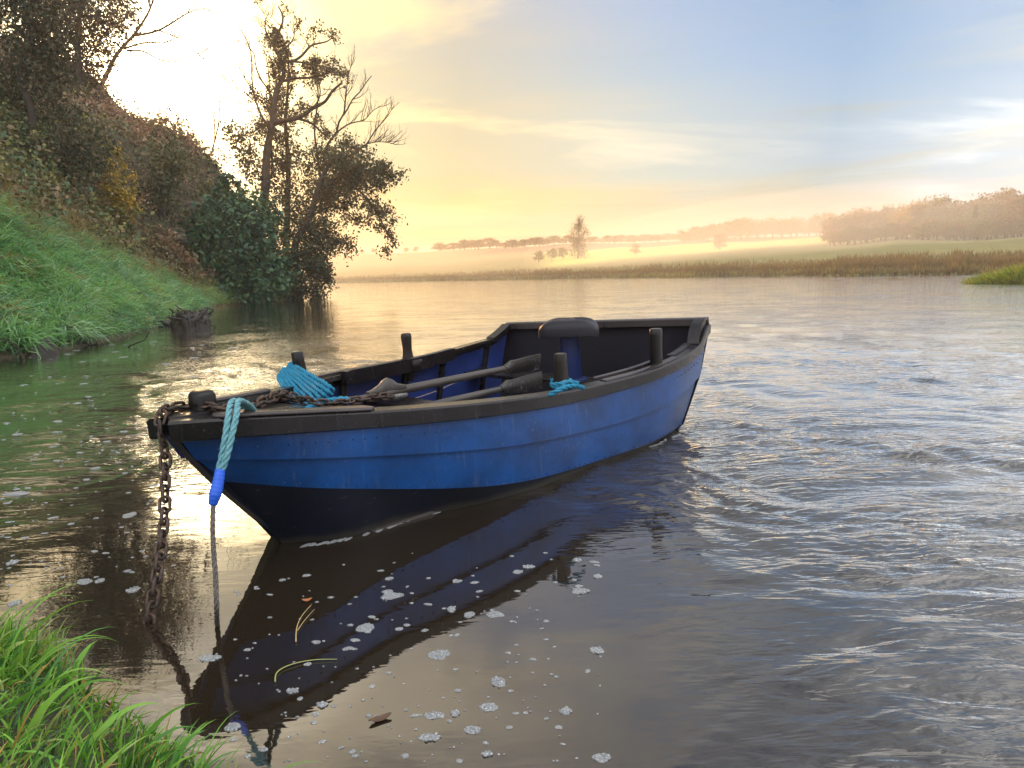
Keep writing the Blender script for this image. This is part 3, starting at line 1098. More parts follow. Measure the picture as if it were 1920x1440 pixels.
# ---- second upright stem behind it, ivy-clad
w = Wood(rng)
tr = px_line([(535, 520), (538, 420), (540, 350), (540, 290), (536, 250), (538, 190), (541, 120), (540, 95)], 53.0, 1, 40)
w.limb(tr, .30, .05, 8)
w.sprout(tr[12:], 22, 2.0, .04, 2, .1, .9, .4)
g = Geo()
twig_leaves(g, w.tips[:130], 22, .10, ALDER, rng, None, .14)
blobs(g, [(535, 290, 30, 40, 0), (520, 340, 36, 44, 0), (455, 262, 34, 34, 1), (440, 250, 22, 26, 1), (480, 310, 40, 40, 1)], 53.0, .11, LEAN, 130, spread=.22)
plant('ivy_clad_tree', 'dark ivy clad trunk standing close behind the tall alder', 'tree', [('trunk', w.g, M['bark']), ('crown', g, M['leaf'])], tr[0])


# ---- bare trees
def bare(name, label, lines, d, r, sprouts, length, levels=3, mat='bark', tr=.018):
    w = Wood(rng)
    first = None
    for pts, dr, k in lines:
        p = px_line(pts, d, dr, 30)
        if first is None:
            first = p[0].copy()
        w.limb(p, r * k, r * k * .2, 5)
        w.sprout(p, sprouts + 8, length * 1.15, tr * 2.1, levels, .15, .6, .40, 4, .13)
    return plant(name, label, 'tree', [('trunk', w.g, M[mat])], first)


bare('bare_birch', 'leafless pale tree with wide twiggy limbs right of the tall alder',
     [([(600, 400), (606, 330), (610, 285), (620, 262), (630, 250), (635, 230), (650, 207), (662, 185), (675, 172), (685, 157), (697, 142)], 1, 1.0),
      ([(600, 330), (594, 285), (590, 230), (595, 200), (596, 162), (592, 120), (591, 95)], 0, .7), ([(645, 212), (650, 165), (655, 135), (662, 115)], 1, .5),
      ([(640, 330), (667, 285), (687, 270), (700, 250), (712, 235), (725, 220), (740, 195)], -2, .6), ([(632, 248), (662, 230), (682, 225), (700, 207), (725, 197)], 1, .45), ([(687, 270), (715, 266), (737, 270)], 0, .3)], 54.0, .15, 7, 1.7, 2, tr=.016)
bare('bare_ash', 'leafless tree of steep thin limbs left of the tall alder',
     [([(512, 330), (508, 270), (505, 247), (492, 220), (480, 192), (475, 172), (472, 125), (467, 85), (452, 57), (446, 42)], 1, 1.0), ([(508, 200), (506, 175), (490, 150), (480, 125), (475, 100), (462, 85), (440, 75)], 1, .7),
      ([(507, 230), (505, 162), (500, 112), (490, 75)], 0, .6), ([(480, 192), (460, 175), (435, 160), (415, 140)], -1, .4), ([(478, 180), (455, 140), (442, 120)], 0, .4)], 55.0, .12, 7, 1.5, 2, tr=.015)
bare('bare_sapling', 'thin leafless sapling on the brow of the hill in the glare',
     [([(398, 285), (402, 265), (409, 237), (412, 192), (415, 152)], 0, 1.0), ([(412, 192), (425, 185), (440, 190), (465, 197)], 0, .6), ([(402, 265), (401, 220), (399, 202)], 0, .6), ([(412, 192), (400, 175), (392, 172)], 0, .4)], 57.0, .07, 6, .9, 2, tr=.014)
p_, d_ = hit(214, 112)
bare('bare_hill_tree', 'leafless tree on the hilltop spreading long bare limbs into the bright sky',
     [([(188, 165), (204, 132), (217, 106), (250, 67), (272, 35), (282, 15), (290, -6), (300, -25)], 0, 1.0), ([(252, 67), (297, 57), (332, 37), (360, 21), (375, 17), (405, 26)], 1, .55), ([(232, 92), (277, 80), (307, 80), (335, 70), (360, 62)], -1, .45),
      ([(237, 95), (270, 97), (295, 110), (337, 114), (360, 105), (392, 92)], 1, .45), ([(282, 15), (275, -10)], 0, .5), ([(297, 57), (340, 75), (365, 95), (395, 125)], -1, .3)], d_ + .5, .20, 8, 1.6, 2, tr=.016)

# ---- the big dark bush at the water
g = Geo()
BUSH = [(.035, .085, .040), (.050, .11, .044), (.024, .060, .034), (.075, .13, .050), (.030, .075, .045)]
DB = 45.0
blobs(g, [(440, 470, 82, 95, 0), (420, 410, 50, 55, 1), (480, 420, 46, 60, 1), (455, 540, 85, 36, -1), (390, 480, 40, 70, 0), (500, 510, 46, 52, 0), (430, 360, 30, 34, 2), (395, 550, 34, 26, 0)], DB, .15, BUSH, 190, clump=20, spread=.13, shell=.55)
w = Wood(rng)
for x in (400, 430, 455, 480, 505):
    p = px_line([(x * .6 + 178, 560), (x, 500), (x + (x - 450) * .3, 430)], DB + .6, 0, 12)
    w.limb(p, .09, .03, 5)
    w.sprout(p, 6, 1.6, .03, 2, .2)
plant('green_bush', 'large dense dark green bush at the water edge', 'bush', [('trunk', w.g, M['bark']), ('crown', g, M['leaf'])], on(450, 572))
# yellow-green fringe to its right
g = Geo()
blobs(g, [(530, 470, 24, 40, 0), (520, 545, 40, 22, 0), (545, 520, 22, 30, 0)], 48.0, .09, [(.085, .095, .025), (.055, .080, .025), (.10, .085, .03)], 170)
w = Wood(rng)
for x in (515, 535, 550):
    w.limb(px_line([(x, 562), (x + 3, 520), (x + 8, 480)], 48.5, 0, 10), .06, .02, 5)
plant('olive_bush', 'small olive green bush between the dark bush and the leaning tree', 'bush', [('trunk', w.g, M['bark']), ('crown', g, M['leaf'])], on(530, 566))


# ---- trees and shrubs up the slope
def slope_shrub(name, label, px, py, blob, size, cols, dens, stems=5, category='shrub', lift=.15, spread=.18):
    p, d = hit(px, py)
    g = Geo()
    blobs(g, [(a, b, c, e, 0) for a, b, c, e in blob], d - lift * 4, size, cols, dens, clump=20, spread=spread, shell=.35)
    w = Wood(rng)
    for q in range(stems):
        bx = px + (q - stems / 2) * 8
        t = blob[q % len(blob)]
        pp = px_line([(bx, py + 4), (bx + (t[0] - bx) * .4, (py + t[1]) / 2 + 6), (t[0], t[1])], d - lift * 3, 0, 14)
        w.limb(pp, .05 * d / 30, .015 * d / 30, 5)
        w.sprout(pp, 5, .9 * d / 30, .015, 2, .3)
    return plant(name, label, category, [('trunk', w.g, M['bark']), ('crown', g, M['leaf'])], p)


YEL = [(.34, .23, .035), (.42, .27, .04), (.25, .21, .04), (.18, .17, .045)]
slope_shrub('yellow_shrub', 'mustard yellow shrub halfway down the bank', 215, 432, [(215, 395, 34, 40), (222, 345, 28, 34), (212, 300, 20, 28), (235, 380, 26, 26)], .075, YEL, 420, 5)
OLI = [(.075, .088, .035), (.10, .10, .042), (.060, .080, .040), (.13, .11, .05)]
slope_shrub('hazel_shrub', 'dull olive shrub right of the yellow shrub on the slope', 300, 400, [(300, 330, 36, 60), (325, 300, 30, 40), (285, 370, 26, 30)], .09, OLI, 260, 5)
BRN = [(.18, .10, .055), (.14, .09, .055), (.22, .13, .06)]
slope_shrub('russet_shrub', 'russet brown shrub low on the bank beside the dark bush', 335, 520, [(330, 480, 36, 28), (300, 455, 30, 22), (355, 500, 22, 18)], .08, BRN, 260, 4)


def slope_tree(name, label, foot, line, d, r, blob, cols, size, dens, sp=14, tiplv=9):
    w = Wood(rng)
    p = px_line(line, d, 0, 40)
    w.limb(p, r, r * .35, 8)
    w.sprout(p[10:], sp, 2.6, r * .25, 3, .05, .9, .25, 5)
    g = Geo()
    twig_leaves(g, w.tips, tiplv, size, cols, rng, None, .2)
    blobs(g, [(a, b, c, e, f) for a, b, c, e, f in blob], d, size, cols, dens, clump=22, spread=.2, shell=.3)
    return plant(name, label, 'tree', [('trunk', w.g, M['bark']), ('crown', g, M['leaf'])], p[0])


DK = [(.042, .050, .024), (.060, .060, .026), (.036, .052, .028), (.080, .064, .030)]
_, d1 = hit(57, 285)
slope_tree('crooked_tree', 'dark tree with a crooked bare trunk high on the bank at the left edge', None, [(57, 290), (58, 250), (60, 225), (50, 180), (41, 150), (42, 128), (50, 80), (60, 20), (66, -60), (58, -150)], d1 - .3, .17,
           [(40, 90, 60, 60, 0), (95, 60, 50, 60, 1), (10, 170, 46, 60, 1), (80, 150, 50, 46, .5), (60, -20, 90, 60, 1), (50, -130, 100, 80, 1), (-20, -40, 80, 100, 2)], DK, .085, 330)
_, d2 = hit(150, 190)
slope_tree('hill_oak', 'broad dark tree on the hilltop with sky showing through its leaves', None, [(150, 200), (148, 120), (146, 70), (150, 20), (155, -60), (152, -150)], d2, .22,
           [(150, 40, 60, 60, 0), (190, 60, 46, 44, 1), (225, 30, 40, 38, 0), (130, 110, 60, 50, 1), (180, 110, 46, 34, 1), (150, -40, 90, 50, 0), (225, -10, 40, 30, 0), (150, -130, 90, 70, 1), (205, -70, 46, 44, 0)], [(.055, .036, .020), (.040, .036, .018), (.075, .045, .024)], .09, 210)
_, d3 = hit(110, 330)
slope_shrub('bramble_thicket', 'tangled dark green thicket under the crooked tree', 130, 345, [(110, 300, 50, 36), (160, 290, 50, 46), (130, 240, 60, 50), (75, 320, 40, 40)], .075, DK, 300, 6)
for nm, lb, x, y, bl in (('maple_sprig', 'upper spray of bright yellow leaves on the dark slope', 120, 232, [(108, 229, 13, 6)]), ('maple_sprig', 'larger spray of yellow leaves beside the crooked trunk', 80, 262, [(76, 251, 17, 9)]),
                         ('maple_sprig', 'single yellow leaf cluster hanging below the thicket', 158, 340, [(156, 327, 9, 5)]), ('maple_sprig', 'smallest yellow leaf spray highest on the dark slope', 158, 230, [(156, 219, 5, 4)])):
    pp, dd = hit(x, y)
    g = Geo()
    for a, b, c, e in bl:
        k = (dd - 1.5) / FPX
        leaf_cloud(g, at(a, b, dd - 1.5), (c * k, c * k, e * k), int(c * 5), .06, [(.42, .38, .02), (.34, .36, .03)], rng, 8, .3, up=1.2, shell=.2)
    w = Wood(rng)
    w.limb(px_line([(x, y + 25), (x, y + 8), (bl[0][0], bl[0][1])], dd - 1.5, 0, 10), .02, .008, 4)
    plant(nm, lb, 'sprig', [('stem', w.g, M['bark']), ('leaves', g, M['leaf'])], at(x, y + 25, dd - 1.5), 'yellow maple sprigs on the slope')

# ---- sandstone outcrop
for q, (lb, px, py, sx, sz) in enumerate((('pale layered sandstone ledge showing through the scrub', 365, 400, 1.0, .7), ('smooth grey boulder below the sandstone ledge', 335, 442, .6, .45))):
    p, d = hit(px, py)
    g = Geo()
    nz, na = 18, 26
    a = np.linspace(0, 2 * np.pi, na, endpoint=False)
    rings = []
    for k in range(nz):
        h = k / (nz - 1)
        r = (1 - .5 * h ** 3) * (1 + .14 * noise2(np.full(na, h * 9.0), np.cos(a) * 1.2 + np.sin(a), 60 + q, 3)) + .06 * ((k % 4) == 0)
        rings.append(np.stack([p[0] + sx * r * np.cos(a), p[1] - .3 + sx * .8 * r * np.sin(a), p[2] - sz + 2 * sz * h + .12 * noise2(np.cos(a) * 2, np.sin(a) * 2 + h * 3, 3, 2)], -1))
    mat, n = material('sandstone')
    st_ = n.new('ShaderNodeMapping', {'Vector': n.obj, 'Scale': (.5, .5, 5)}).outputs[0]
    s_ = n.noise(st_, 2.2, 6, .6)
    principled(n, Base_Color=n.mix(n.smooth(s_, .4, .62), (.07, .055, .045), (.15, .12, .095)), Roughness=.9, Normal=bump(n, s_, .9, .15))
    tag(g.loft(np.array(rings)).build('sandstone_ledge' if q == 0 else 'grey_boulder', mat), lb, 'rock')

# ---- undergrowth: leaves and dry stems over the whole slope
g = Geo()
N = 165000
y_ = 9 + 66 * rng.random(N * 2)
x_ = -8 - 40 * rng.random(N * 2)
s_ = seg_dist(x_, y_, SHORE)
bnd = np.interp(y_, [9, 14, 20, 26, 33, 40, 46], [4.6, 4.3, 3.9, 3.0, 2.0, .9, .3])
az_ = x_ / np.maximum(y_, 1)
m = (s_ > bnd * (.9 + .25 * rng.random(N * 2))) & (s_ < 17) & (az_ > -.92)
dn = noise2(x_ * .8, y_ * .8, 61, 3)
m &= rng.random(N * 2) < (.40 + .75 * sstep(dn, -.4, .4)) * np.clip(40 / np.maximum(y_, 6), .5, 1)
x_, y_, s_ = x_[m][:N], y_[m][:N], s_[m][:N]
lift = np.abs(rng.normal(size=len(x_))) * (.25 + .75 * sstep(noise2(x_ * .55, y_ * .55, 62, 3), -.2, .5))
P = np.stack([x_, y_, hill(x_, y_) + lift], -1)
nv = nrm(rng.normal(size=P.shape) + [.5, -.3, .9])
v, f = quads(P, .11 * (.35 + 1.3 * rng.random(len(P)) ** 2), nv, rng)
pal = np.array([(.085, .11, .040), (.13, .12, .050), (.17, .12, .065), (.060, .10, .045), (.17, .16, .05), (.22, .15, .09)])
hue = noise2(x_ * .30, y_ * .30, 63, 3)
ci = np.clip(((hue + 1) * 3 + rng.normal(size=len(x_)) * .8).astype(int), 0, 5)
brow = sstep(y_, 38, 50) * sstep(s_, 6, 10)
col = pal[ci] * (1 - brow[:, None]) + np.array([.34, .21, .14]) * brow[:, None]
g.add(v, [f], np.repeat(col * (.65 + .7 * rng.random(len(x_)))[:, None], 4, 0))
for q in range(260):
    yy = 12 + 46 * rng.random()
    xx = np.interp(yy, SHORE[3:11, 1], SHORE[3:11, 0]) - np.interp(yy, [9, 14, 20, 26, 33, 40, 46], [4.8, 4.5, 4.1, 3.2, 2.4, 1.6, 1.4]) - 11 * rng.random()
    R = .5 + .9 * rng.random()
    kk = int(rng.integers(0, 5))
    dark = yy > 40 and rng.random() < .6
    leaf_cloud(g, (xx, yy, float(hill(xx, yy)) + R * .35), (R, R, R * .8), 230, .08, [(.26, .16, .11), (.32, .20, .13)] if dark else [pal[kk], pal[(kk + 1) % 5]], rng, 12, .2)
tag(g.build('undergrowth', M['leaf']), 'brown and olive scrub covering the steep slope', kind='stuff')


def blades(g, base, dirs, length, width, cols, rng, seg=3, droop=.6, taper=True, side=None):
    """curved grass blades: base points, first directions, arching over under their weight"""
    n = len(base)
    length = np.broadcast_to(np.asarray(length, float), (n,))
    width = np.broadcast_to(np.asarray(width, float), (n,))
    d = nrm(dirs)
    sd_ = nrm(np.cross(d, rng.normal(size=(n, 3)) * .6 + np.array([0, 0, .2]))) if side is None else side
    rows, p = [], base.copy()
    for k in range(seg + 1):
        wk = width * (1 - (k / seg) ** 1.6) * (.75 + .5 * min(1, k / seg * 2)) if taper else width
        rows.append(np.stack([p - sd_ * wk[:, None] * .5, p + sd_ * wk[:, None] * .5], 1))
        d = nrm(d + np.array([0, 0, -1]) * (droop if np.isscalar(droop) else droop[:, None]) * (k + .5) / seg)
        p = p + d * (length / seg)[:, None]
    v = np.stack(rows, 1)                                  # n, seg+1, 2, 3
    b = (np.arange(n) * (seg + 1) * 2)[:, None]
    f = []
    for k in range(seg):
        f.append(np.concatenate([b + k * 2, b + k * 2 + 1, b + k * 2 + 3, b + k * 2 + 2], 1))
    tip_tone = np.linspace(.75, 1.15, seg + 1)[None, :, None, None]  # blade colour darker at the base, paler towards the tip
    c = np.broadcast_to(cols[:, None, None, :] * tip_tone, (n, seg + 1, 2, 3))
    g.add(v.reshape(-1, 3), f, c.reshape(-1, 3))


# ---- lush grass on the lower bank
g = Geo()
NT_ = 5200
y_ = 9 + 38 * rng.random(NT_ * 3) ** 1.25
s_ = rng.random(NT_ * 3) * 5.2 + .08
bnd = np.interp(y_, [9, 14, 20, 26, 33, 40, 46], [5.0, 4.7, 4.3, 3.5, 2.5, 1.4, .5])
ok = s_ < bnd
y_, s_ = y_[ok][:NT_], s_[ok][:NT_]
sh_x = np.interp(y_, SHORE[3:11, 1], SHORE[3:11, 0])
x_ = sh_x - s_ * 1.12
K = 16
x2 = np.repeat(x_, K) + rng.normal(size=len(x_) * K) * .085
y2 = np.repeat(y_, K) + rng.normal(size=len(x_) * K) * .085
base = np.stack([x2, y2, hill(x2, y2) - .02], -1)
dirs = np.stack([.55 + rng.normal(size=len(x2)) * .5, -.35 + rng.normal(size=len(x2)) * .5, np.full(len(x2), .85)], -1)
tuft = np.repeat((.45 + .9 * rng.random(len(x_))) * (.7 + .6 * sstep(noise2(x_ * 1.6, y_ * 1.6, 72, 2), -.3, .4)), K)
pal = np.array([(.09, .22, .10), (.14, .32, .12), (.21, .41, .16), (.10, .25, .14), (.27, .42, .28), (.23, .40, .12)])
hue = noise2(x_ * .7, y_ * .7, 71, 3)
ci = np.repeat(np.clip(((hue * 1.5 + 1) * 3 + rng.normal(size=len(x_)) * .9).astype(int), 0, 5), K)
dry = np.repeat(rng.random(len(x_)) < .05 + .35 * sstep(s_ / np.maximum(bnd[ok][:NT_], .1), .72, 1.0), K)
col = np.where(dry[:, None], np.array([.30, .23, .10]), pal[ci]) * (.7 + .6 * rng.random(len(x2)))[:, None]
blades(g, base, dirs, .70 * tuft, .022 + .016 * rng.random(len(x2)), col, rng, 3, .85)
nd = 900                                                   # docks and nettles among the grass
yd = 10 + 34 * rng.random(nd)
sdk = rng.random(nd) * np.interp(yd, [9, 20, 33, 46], [4.6, 4.0, 2.2, .6])
xd = np.interp(yd, SHORE[3:11, 1], SHORE[3:11, 0]) - sdk * 1.12
clus = noise2(xd * .6, yd * .6, 75, 2) > .05
xd, yd = np.repeat(xd[clus], 7) + rng.normal(size=clus.sum() * 7) * .16, np.repeat(yd[clus], 7) + rng.normal(size=clus.sum() * 7) * .16
Pd = np.stack([xd, yd, hill(xd, yd) + .18 + .22 * rng.random(len(xd))], -1)
vd, fd = quads(Pd, .075 * (.6 + .9 * rng.random(len(xd))), nrm(rng.normal(size=Pd.shape) * .5 + [.4, -.4, 1]), rng, .55)
g.add(vd, [fd], np.repeat(np.array([(.10, .22, .10), (.07, .16, .07), (.16, .28, .14)])[rng.integers(0, 3, len(xd))], 4, 0))
tag(g.build('bank_grass', M['grass']), 'lush green grass drooping over the left bank', kind='stuff')
# dry grasses above it
g = Geo()
n_b = 16000
y_ = 9 + 36 * rng.random(n_b)
bnd = np.interp(y_, [9, 14, 20, 26, 33, 40, 46], [4.6, 4.3, 3.9, 3.0, 2.0, .9, .3])
s_ = bnd + rng.normal(size=n_b) * .8 + .5
x_ = np.interp(y_, SHORE[3:11, 1], SHORE[3:11, 0]) - s_ * 1.12
base = np.stack([x_, y_, hill(x_, y_) - .03], -1)
dirs = np.stack([.25 + rng.normal(size=n_b) * .35, rng.normal(size=n_b) * .35, np.ones(n_b)], -1)
pal = np.array([(.34, .23, .12), (.26, .19, .10), (.18, .20, .08), (.38, .29, .16)])
blades(g, base, dirs, .5 + .5 * rng.random(n_b), .012, pal[rng.integers(0, 4, n_b)] * (.7 + .5 * rng.random(n_b))[:, None], rng, 3, .35)
tag(g.build('dry_grass', M['grass']), 'dry straw coloured grass along the top of the green bank', kind='stuff')


# ---- things at the water's edge
def lumpy(name, label, category, c, r, mat, seed, rough=.25, freq=2.0, roots=0, cut=None):
    a = np.linspace(0, 2 * np.pi, 30, endpoint=False)
    rings = []
    for k in range(17):
        ph = -math.pi / 2 + math.pi * k / 16
        rr = 1 + rough * noise2(np.cos(a) * freq + math.sin(ph) * 3, np.sin(a) * freq - math.sin(ph) * 2, seed, 4)
        sq = abs(math.cos(ph)) ** .45
        rings.append(np.stack([c[0] + r[0] * rr * sq * np.cos(a), c[1] + r[1] * rr * sq * np.sin(a), c[2] + r[2] * (rr * .25 + .75) * (math.copysign(abs(math.sin(ph)) ** .8, ph) if k not in (0, 16) else math.copysign(1, ph))], -1))
    g = Geo().loft(np.array(rings))
    if not roots:
        return tag(g.build(name, mat), label, category)
    gr = Geo()
    for q in range(roots):
        a0 = rng.random() * 6.28
        h = rng.random()
        p0 = np.array([c[0] + r[0] * .9 * math.cos(a0), c[1] + r[1] * .9 * math.sin(a0), c[2] + r[2] * (h * 1.7 - .7)])
        d = np.array([math.cos(a0) * .15 - math.sin(a0) * rng.normal() * .5, math.sin(a0) * .15, rng.normal() * .9])
        s = [p0]
        for _ in range(6):
            d = nrm(d + rng.normal(size=3) * .5 + [0, 0, -.12])
            s.append(s[-1] + d * .075)
        gr.tube(np.array(s), np.linspace(.035, .012, 7), 5)
    return plant(name, label, category, [('stump_body', g, mat), ('roots', gr, M['wetwood'])], (c[0], c[1], 0))


c = on(350, 616)
g = Geo()
aa_ = np.linspace(0, 2 * np.pi, 34, endpoint=False)
rings = []
for k in range(15):                                       # the solid, rotted core
    h_ = k / 14
    rr_ = 1 + .30 * noise2(np.cos(aa_) * 3 + h_ * 2, np.sin(aa_) * 3 - h_, 5, 4) - .25 * h_ ** 4
    rings.append(np.stack([c[0] + .66 * rr_ * np.cos(aa_), c[1] + .3 + .40 * rr_ * np.sin(aa_), -.2 + .66 * h_ + .16 * h_ * noise2(np.cos(aa_) * 2.5, np.sin(aa_) * 2.5, 6, 3)], -1))
g.loft(np.array(rings))
for q in range(90):                                       # packed roots and splintered wood
    a0, u0 = rng.random() * 6.28, math.sqrt(rng.random())
    bx, by = .56 * u0 * math.cos(a0), .36 * u0 * math.sin(a0)
    hh_ = (.50 + .20 * noise2(np.array([bx * 4.0]), np.array([by * 4.0]), 7, 2)[0]) * (.75 + .4 * rng.random()) * (.75 + .25 * (bx > -.2))
    p0 = c + np.array([bx * 1.08, .3 + by, -.15])
    w1 = np.array([bx * .98 + rng.normal() * .05, .3 + by + rng.normal() * .05, hh_ * .5])
    w2 = np.array([bx * 1.05 + rng.normal() * .16, .3 + by + rng.normal() * .12, hh_ * .95])
    pth = curve([p0, c + w1, c + w2], 9) + rng.normal(size=(9, 3)) * .012
    g.tube(pth, np.linspace(.055, .020, 9) * (.5 + .8 * rng.random()), 6)
gr = Geo()
for q in range(60):
    a0, h0 = rng.random() * 6.28, .05 + .6 * rng.random()
    s0 = [c + np.array([.6 * math.cos(a0), .3 + .38 * math.sin(a0), h0])]
    d0 = np.array([-math.sin(a0) * rng.normal(), .2 * rng.normal(), -.4 + rng.normal() * .5])
    for _ in range(5):
        d0 = nrm(d0 + rng.normal(size=3) * .45 + [0, 0, -.25])
        s0.append(s0[-1] + d0 * .07)
    gr.tube(np.array(s0), np.linspace(.022, .008, 6), 5)
plant('root_stump', 'upturned root stump standing in the water at the bank', 'stump', [('stump_body', g, M['wetwood']), ('roots', gr, M['wetwood'])], (c[0], c[1], 0))
c = on(240, 616)
lumpy('half_sunk_log', 'mossy log end at the foot of the grassy bank', 'log', c + [0, .2, .08], (.42, .2, .16), M['wetwood'], 8, .4, 2.0)
c = on(292, 612)
lumpy('muddy_clod', 'dark clod of earth between log and root stump', 'clod', c + [0, .3, .05], (.5, .3, .14), M['wetwood'], 9, .5, 2.0)
# tilted board
P0, P1, P2 = on(42, 662), on(112, 664), on(60, 650)
g = Geo()
q0, q1 = on(52, 668), on(114, 661)
ax = nrm(q1 - q0)
bd = np.array([q0 + [0, .1, -.1], q1 + [0, 0, -.12], q0 + ax * .36 + [0, .1, .36], q0 + [0, .15, .20]])
g.loft(np.stack([bd, bd + [.02, .07, 0]], 0)).build
ob = sharp(g.build('broken_board', M['wetwood'], None, False))
tag(ob, 'broken dark board tilted out of the water at the grassy bank', 'board')


def twig(name, label, pts, r, d=None):
    P = [on(*p) if len(p) == 2 else on(p[0], p[2], 0) + np.array([0, 0, 0]) for p in pts]
    P = []
    b = on(*pts[0])
    dd = (b - ORG) @ CF
    for x, y in pts:
        P.append(at(x, y, dd))
    g = Geo()
    p = curve(P, 24) + rng.normal(size=(24, 3)) * r * .4
    g.tube(p, np.linspace(r, r * .4, 24), 5)
    s = Wood(rng)
    s.g = g
    s.sprout(p, 3, .22, r * .5, 1, .4, .8, .3)
    return tag(g.build(name, M['bark']), label, 'branch')


twig('drift_branch', 'thin dead branch leaning into the water at the left edge', [(46, 674), (38, 660), (28, 648), (0, 634)], .022)
twig('drift_branch', 'crooked twig rising from the water in front of the root stump', [(240, 651), (258, 643), (274, 634), (280, 616), (270, 602)], .016)
twig('drift_branch', 'low stub of driftwood lying flat on the water', [(150, 648), (156, 640), (165, 646), (182, 647), (200, 650)], .022)


# ------------------------------------------------------------------ the far bank and what stands on it
_AZ = [-.9, -.45, -.2555, .03, .2555, .48, .72, 1.2, 2.4]      # x/y of the sight line
_DS = [420, 330, 245, 166, 115, 84, 66, 50, 34]


def far_height(azt, d):
    """land beyond the far shore: azt = x/y, d = metres ahead"""
    ds = np.interp(azt, _AZ, _DS)
    u = d - ds
    rise = 1.0 * sstep(u, 0, 3) + .6 * sstep(u, 3, 12)
    slope = np.interp(azt, [-.5, -.2, 0, .25, .5, .8], [.055, .055, .058, .055, .055, .055])
    z = rise + slope * np.maximum(u - 6, 0)
    cap = np.interp(azt, [-.5, -.25, -.1, .05, .25, .45, .8], [26, 24, 22, 20, 18.5, 16, 17])
    z = np.where(z > cap * .8, cap * .8 + (1 - np.exp(-(z - cap * .8) / (cap * .5))) * cap * .5, z)
    z = z + noise2(azt * 9, d * .012, 91, 3) * np.minimum(u * .01, 1.6) * (u > 0)
    return np.where(u < 0, -1.2, z)


dd = np.r_[np.linspace(30, 130, 90), np.geomspace(131, 1150, 150)]
aa = np.r_[np.linspace(-.9, -.3, 30)[:-1], np.linspace(-.3, .85, 230), np.linspace(.85, 2.4, 40)[1:]]
A_, D_ = np.meshgrid(aa, dd, indexing='ij')
Z = far_height(A_, D_)
v = np.stack([A_ * D_, D_, Z], -1)
n_, m_ = A_.shape
i = np.arange(n_ - 1)[:, None] * m_
j = np.arange(m_ - 1)[None, :]
q = np.stack([i + j, i + m_ + j, i + m_ + j + 1, i + j + 1], -1).reshape(-1, 4)
keep = (Z.reshape(-1)[q] > -1.1).any(1)
U = D_ - np.interp(A_, _AZ, _DS)
green = sstep(A_, .03, .08) * sstep(D_, 175, 200) * (1 - sstep(D_, 300, 330)) * (1 - sstep(A_, .62, .7))
plough = sstep(D_, 305, 335) * sstep(A_, -.1, .0)
col = np.array([.13, .14, .045]) * np.ones(A_.shape + (1,))
col = col * (1 - green[..., None]) + np.array([.34, .42, .08]) * green[..., None]
col = col * (1 - plough[..., None]) + np.array([.085, .055, .035]) * plough[..., None]
mat, n = material('meadow')
at_ = n.new('ShaderNodeVertexColor', layer_name='tint')
wv = n.new('ShaderNodeTexWave', {'Vector': n.obj, 'Scale': .16, 'Distortion': 1.5, 'Detail': 2.0}).outputs[1]
c = n.mix(n.math('MULTIPLY', n.smooth(n.noise(n.obj, .12, 6, .6), .4, .65), .45), at_.outputs[0], n.mix(1.0, at_.outputs[0], (.55, .62, .5), 'MULTIPLY'))
c = n.mix(n.math('MULTIPLY', n.smooth(wv, .8, .98), .25), c, (.06, .07, .03))
principled(n, Base_Color=c, Roughness=.95, Normal=bump(n, n.noise(n.obj, 1.5, 4, .6), .6, .3))
structure(Geo().add(v.reshape(-1, 3), [q[keep][:, ::-1]], col.reshape(-1, 3)).build('far_terrain', mat))

# blue hills at the very back
a = np.linspace(-.55, 1.6, 260)
g = Geo()
for dist, hh, sd_ in ((1120, 25, 5),):
    crest = (hh * (.55 + .45 * noise2(a * 3.2, np.full(260, sd_ * 1.7), sd_, 4)) * np.interp(a, [-.55, -.25, 0, .3, 1.6], [1, .95, .85, .55, .5]))
    rows = [np.stack([a * (dist + o), np.full(260, dist + o), crest * k], -1) for o, k in ((-160, -.05), (-70, .6), (0, 1.0), (90, .7), (200, -.1))]
    rows = np.stack(rows, 0)
    g.loft(rows, closed=False, cap=False)
mat, n = material('far_hills')
principled(n, Base_Color=n.mix(n.smooth(n.noise(n.obj, .004, 5, .6), .4, .6), (.06, .07, .035), (.09, .075, .045)), Roughness=1.0)
structure(g.build('hills', mat))


def ground_far(px, d):
    """a spot on the far land d metres ahead, on the bearing of a photo column"""
    r = ray(px, 480)
    azt = r[0] / r[1]
    return np.array([azt * d, d, float(far_height(np.array([azt]), np.array([d]))[0])])


# ---- reeds along the far shore
g = Geo()
NR = 42000
azt = -.30 + 1.16 * rng.random(NR) ** .8
ds = np.interp(azt, _AZ, _DS)
u = np.abs(rng.normal(size=NR)) * 5 + .3
d = ds + u
base = np.stack([azt * d, d, far_height(azt, d) - .15], -1)
base[:, 2] = np.maximum(base[:, 2], .0)
hh = (.45 + .60 * rng.random(NR)) * (.75 + .5 * sstep(noise2(azt * 40, d * .1, 95, 2), -.3, .4))
dirs = np.stack([rng.normal(size=NR) * .22, rng.normal(size=NR) * .22, np.ones(NR)], -1)
pal = np.array([(.12, .088, .045), (.10, .078, .042), (.15, .115, .058), (.095, .095, .040)])
tuftp = sstep(noise2(azt * 60, u * .3, 97, 3), .1, .5)
cc = pal[rng.integers(0, 4, NR)]
low = (u < 1.6)
cc = np.where((low & (rng.random(NR) < .5 * tuftp + .15))[:, None], np.array([.20, .19, .07]), cc)
side = np.tile(np.array([1.0, 0, 0]), (NR, 1)) + rng.normal(size=(NR, 3)) * [.3, .5, 0]
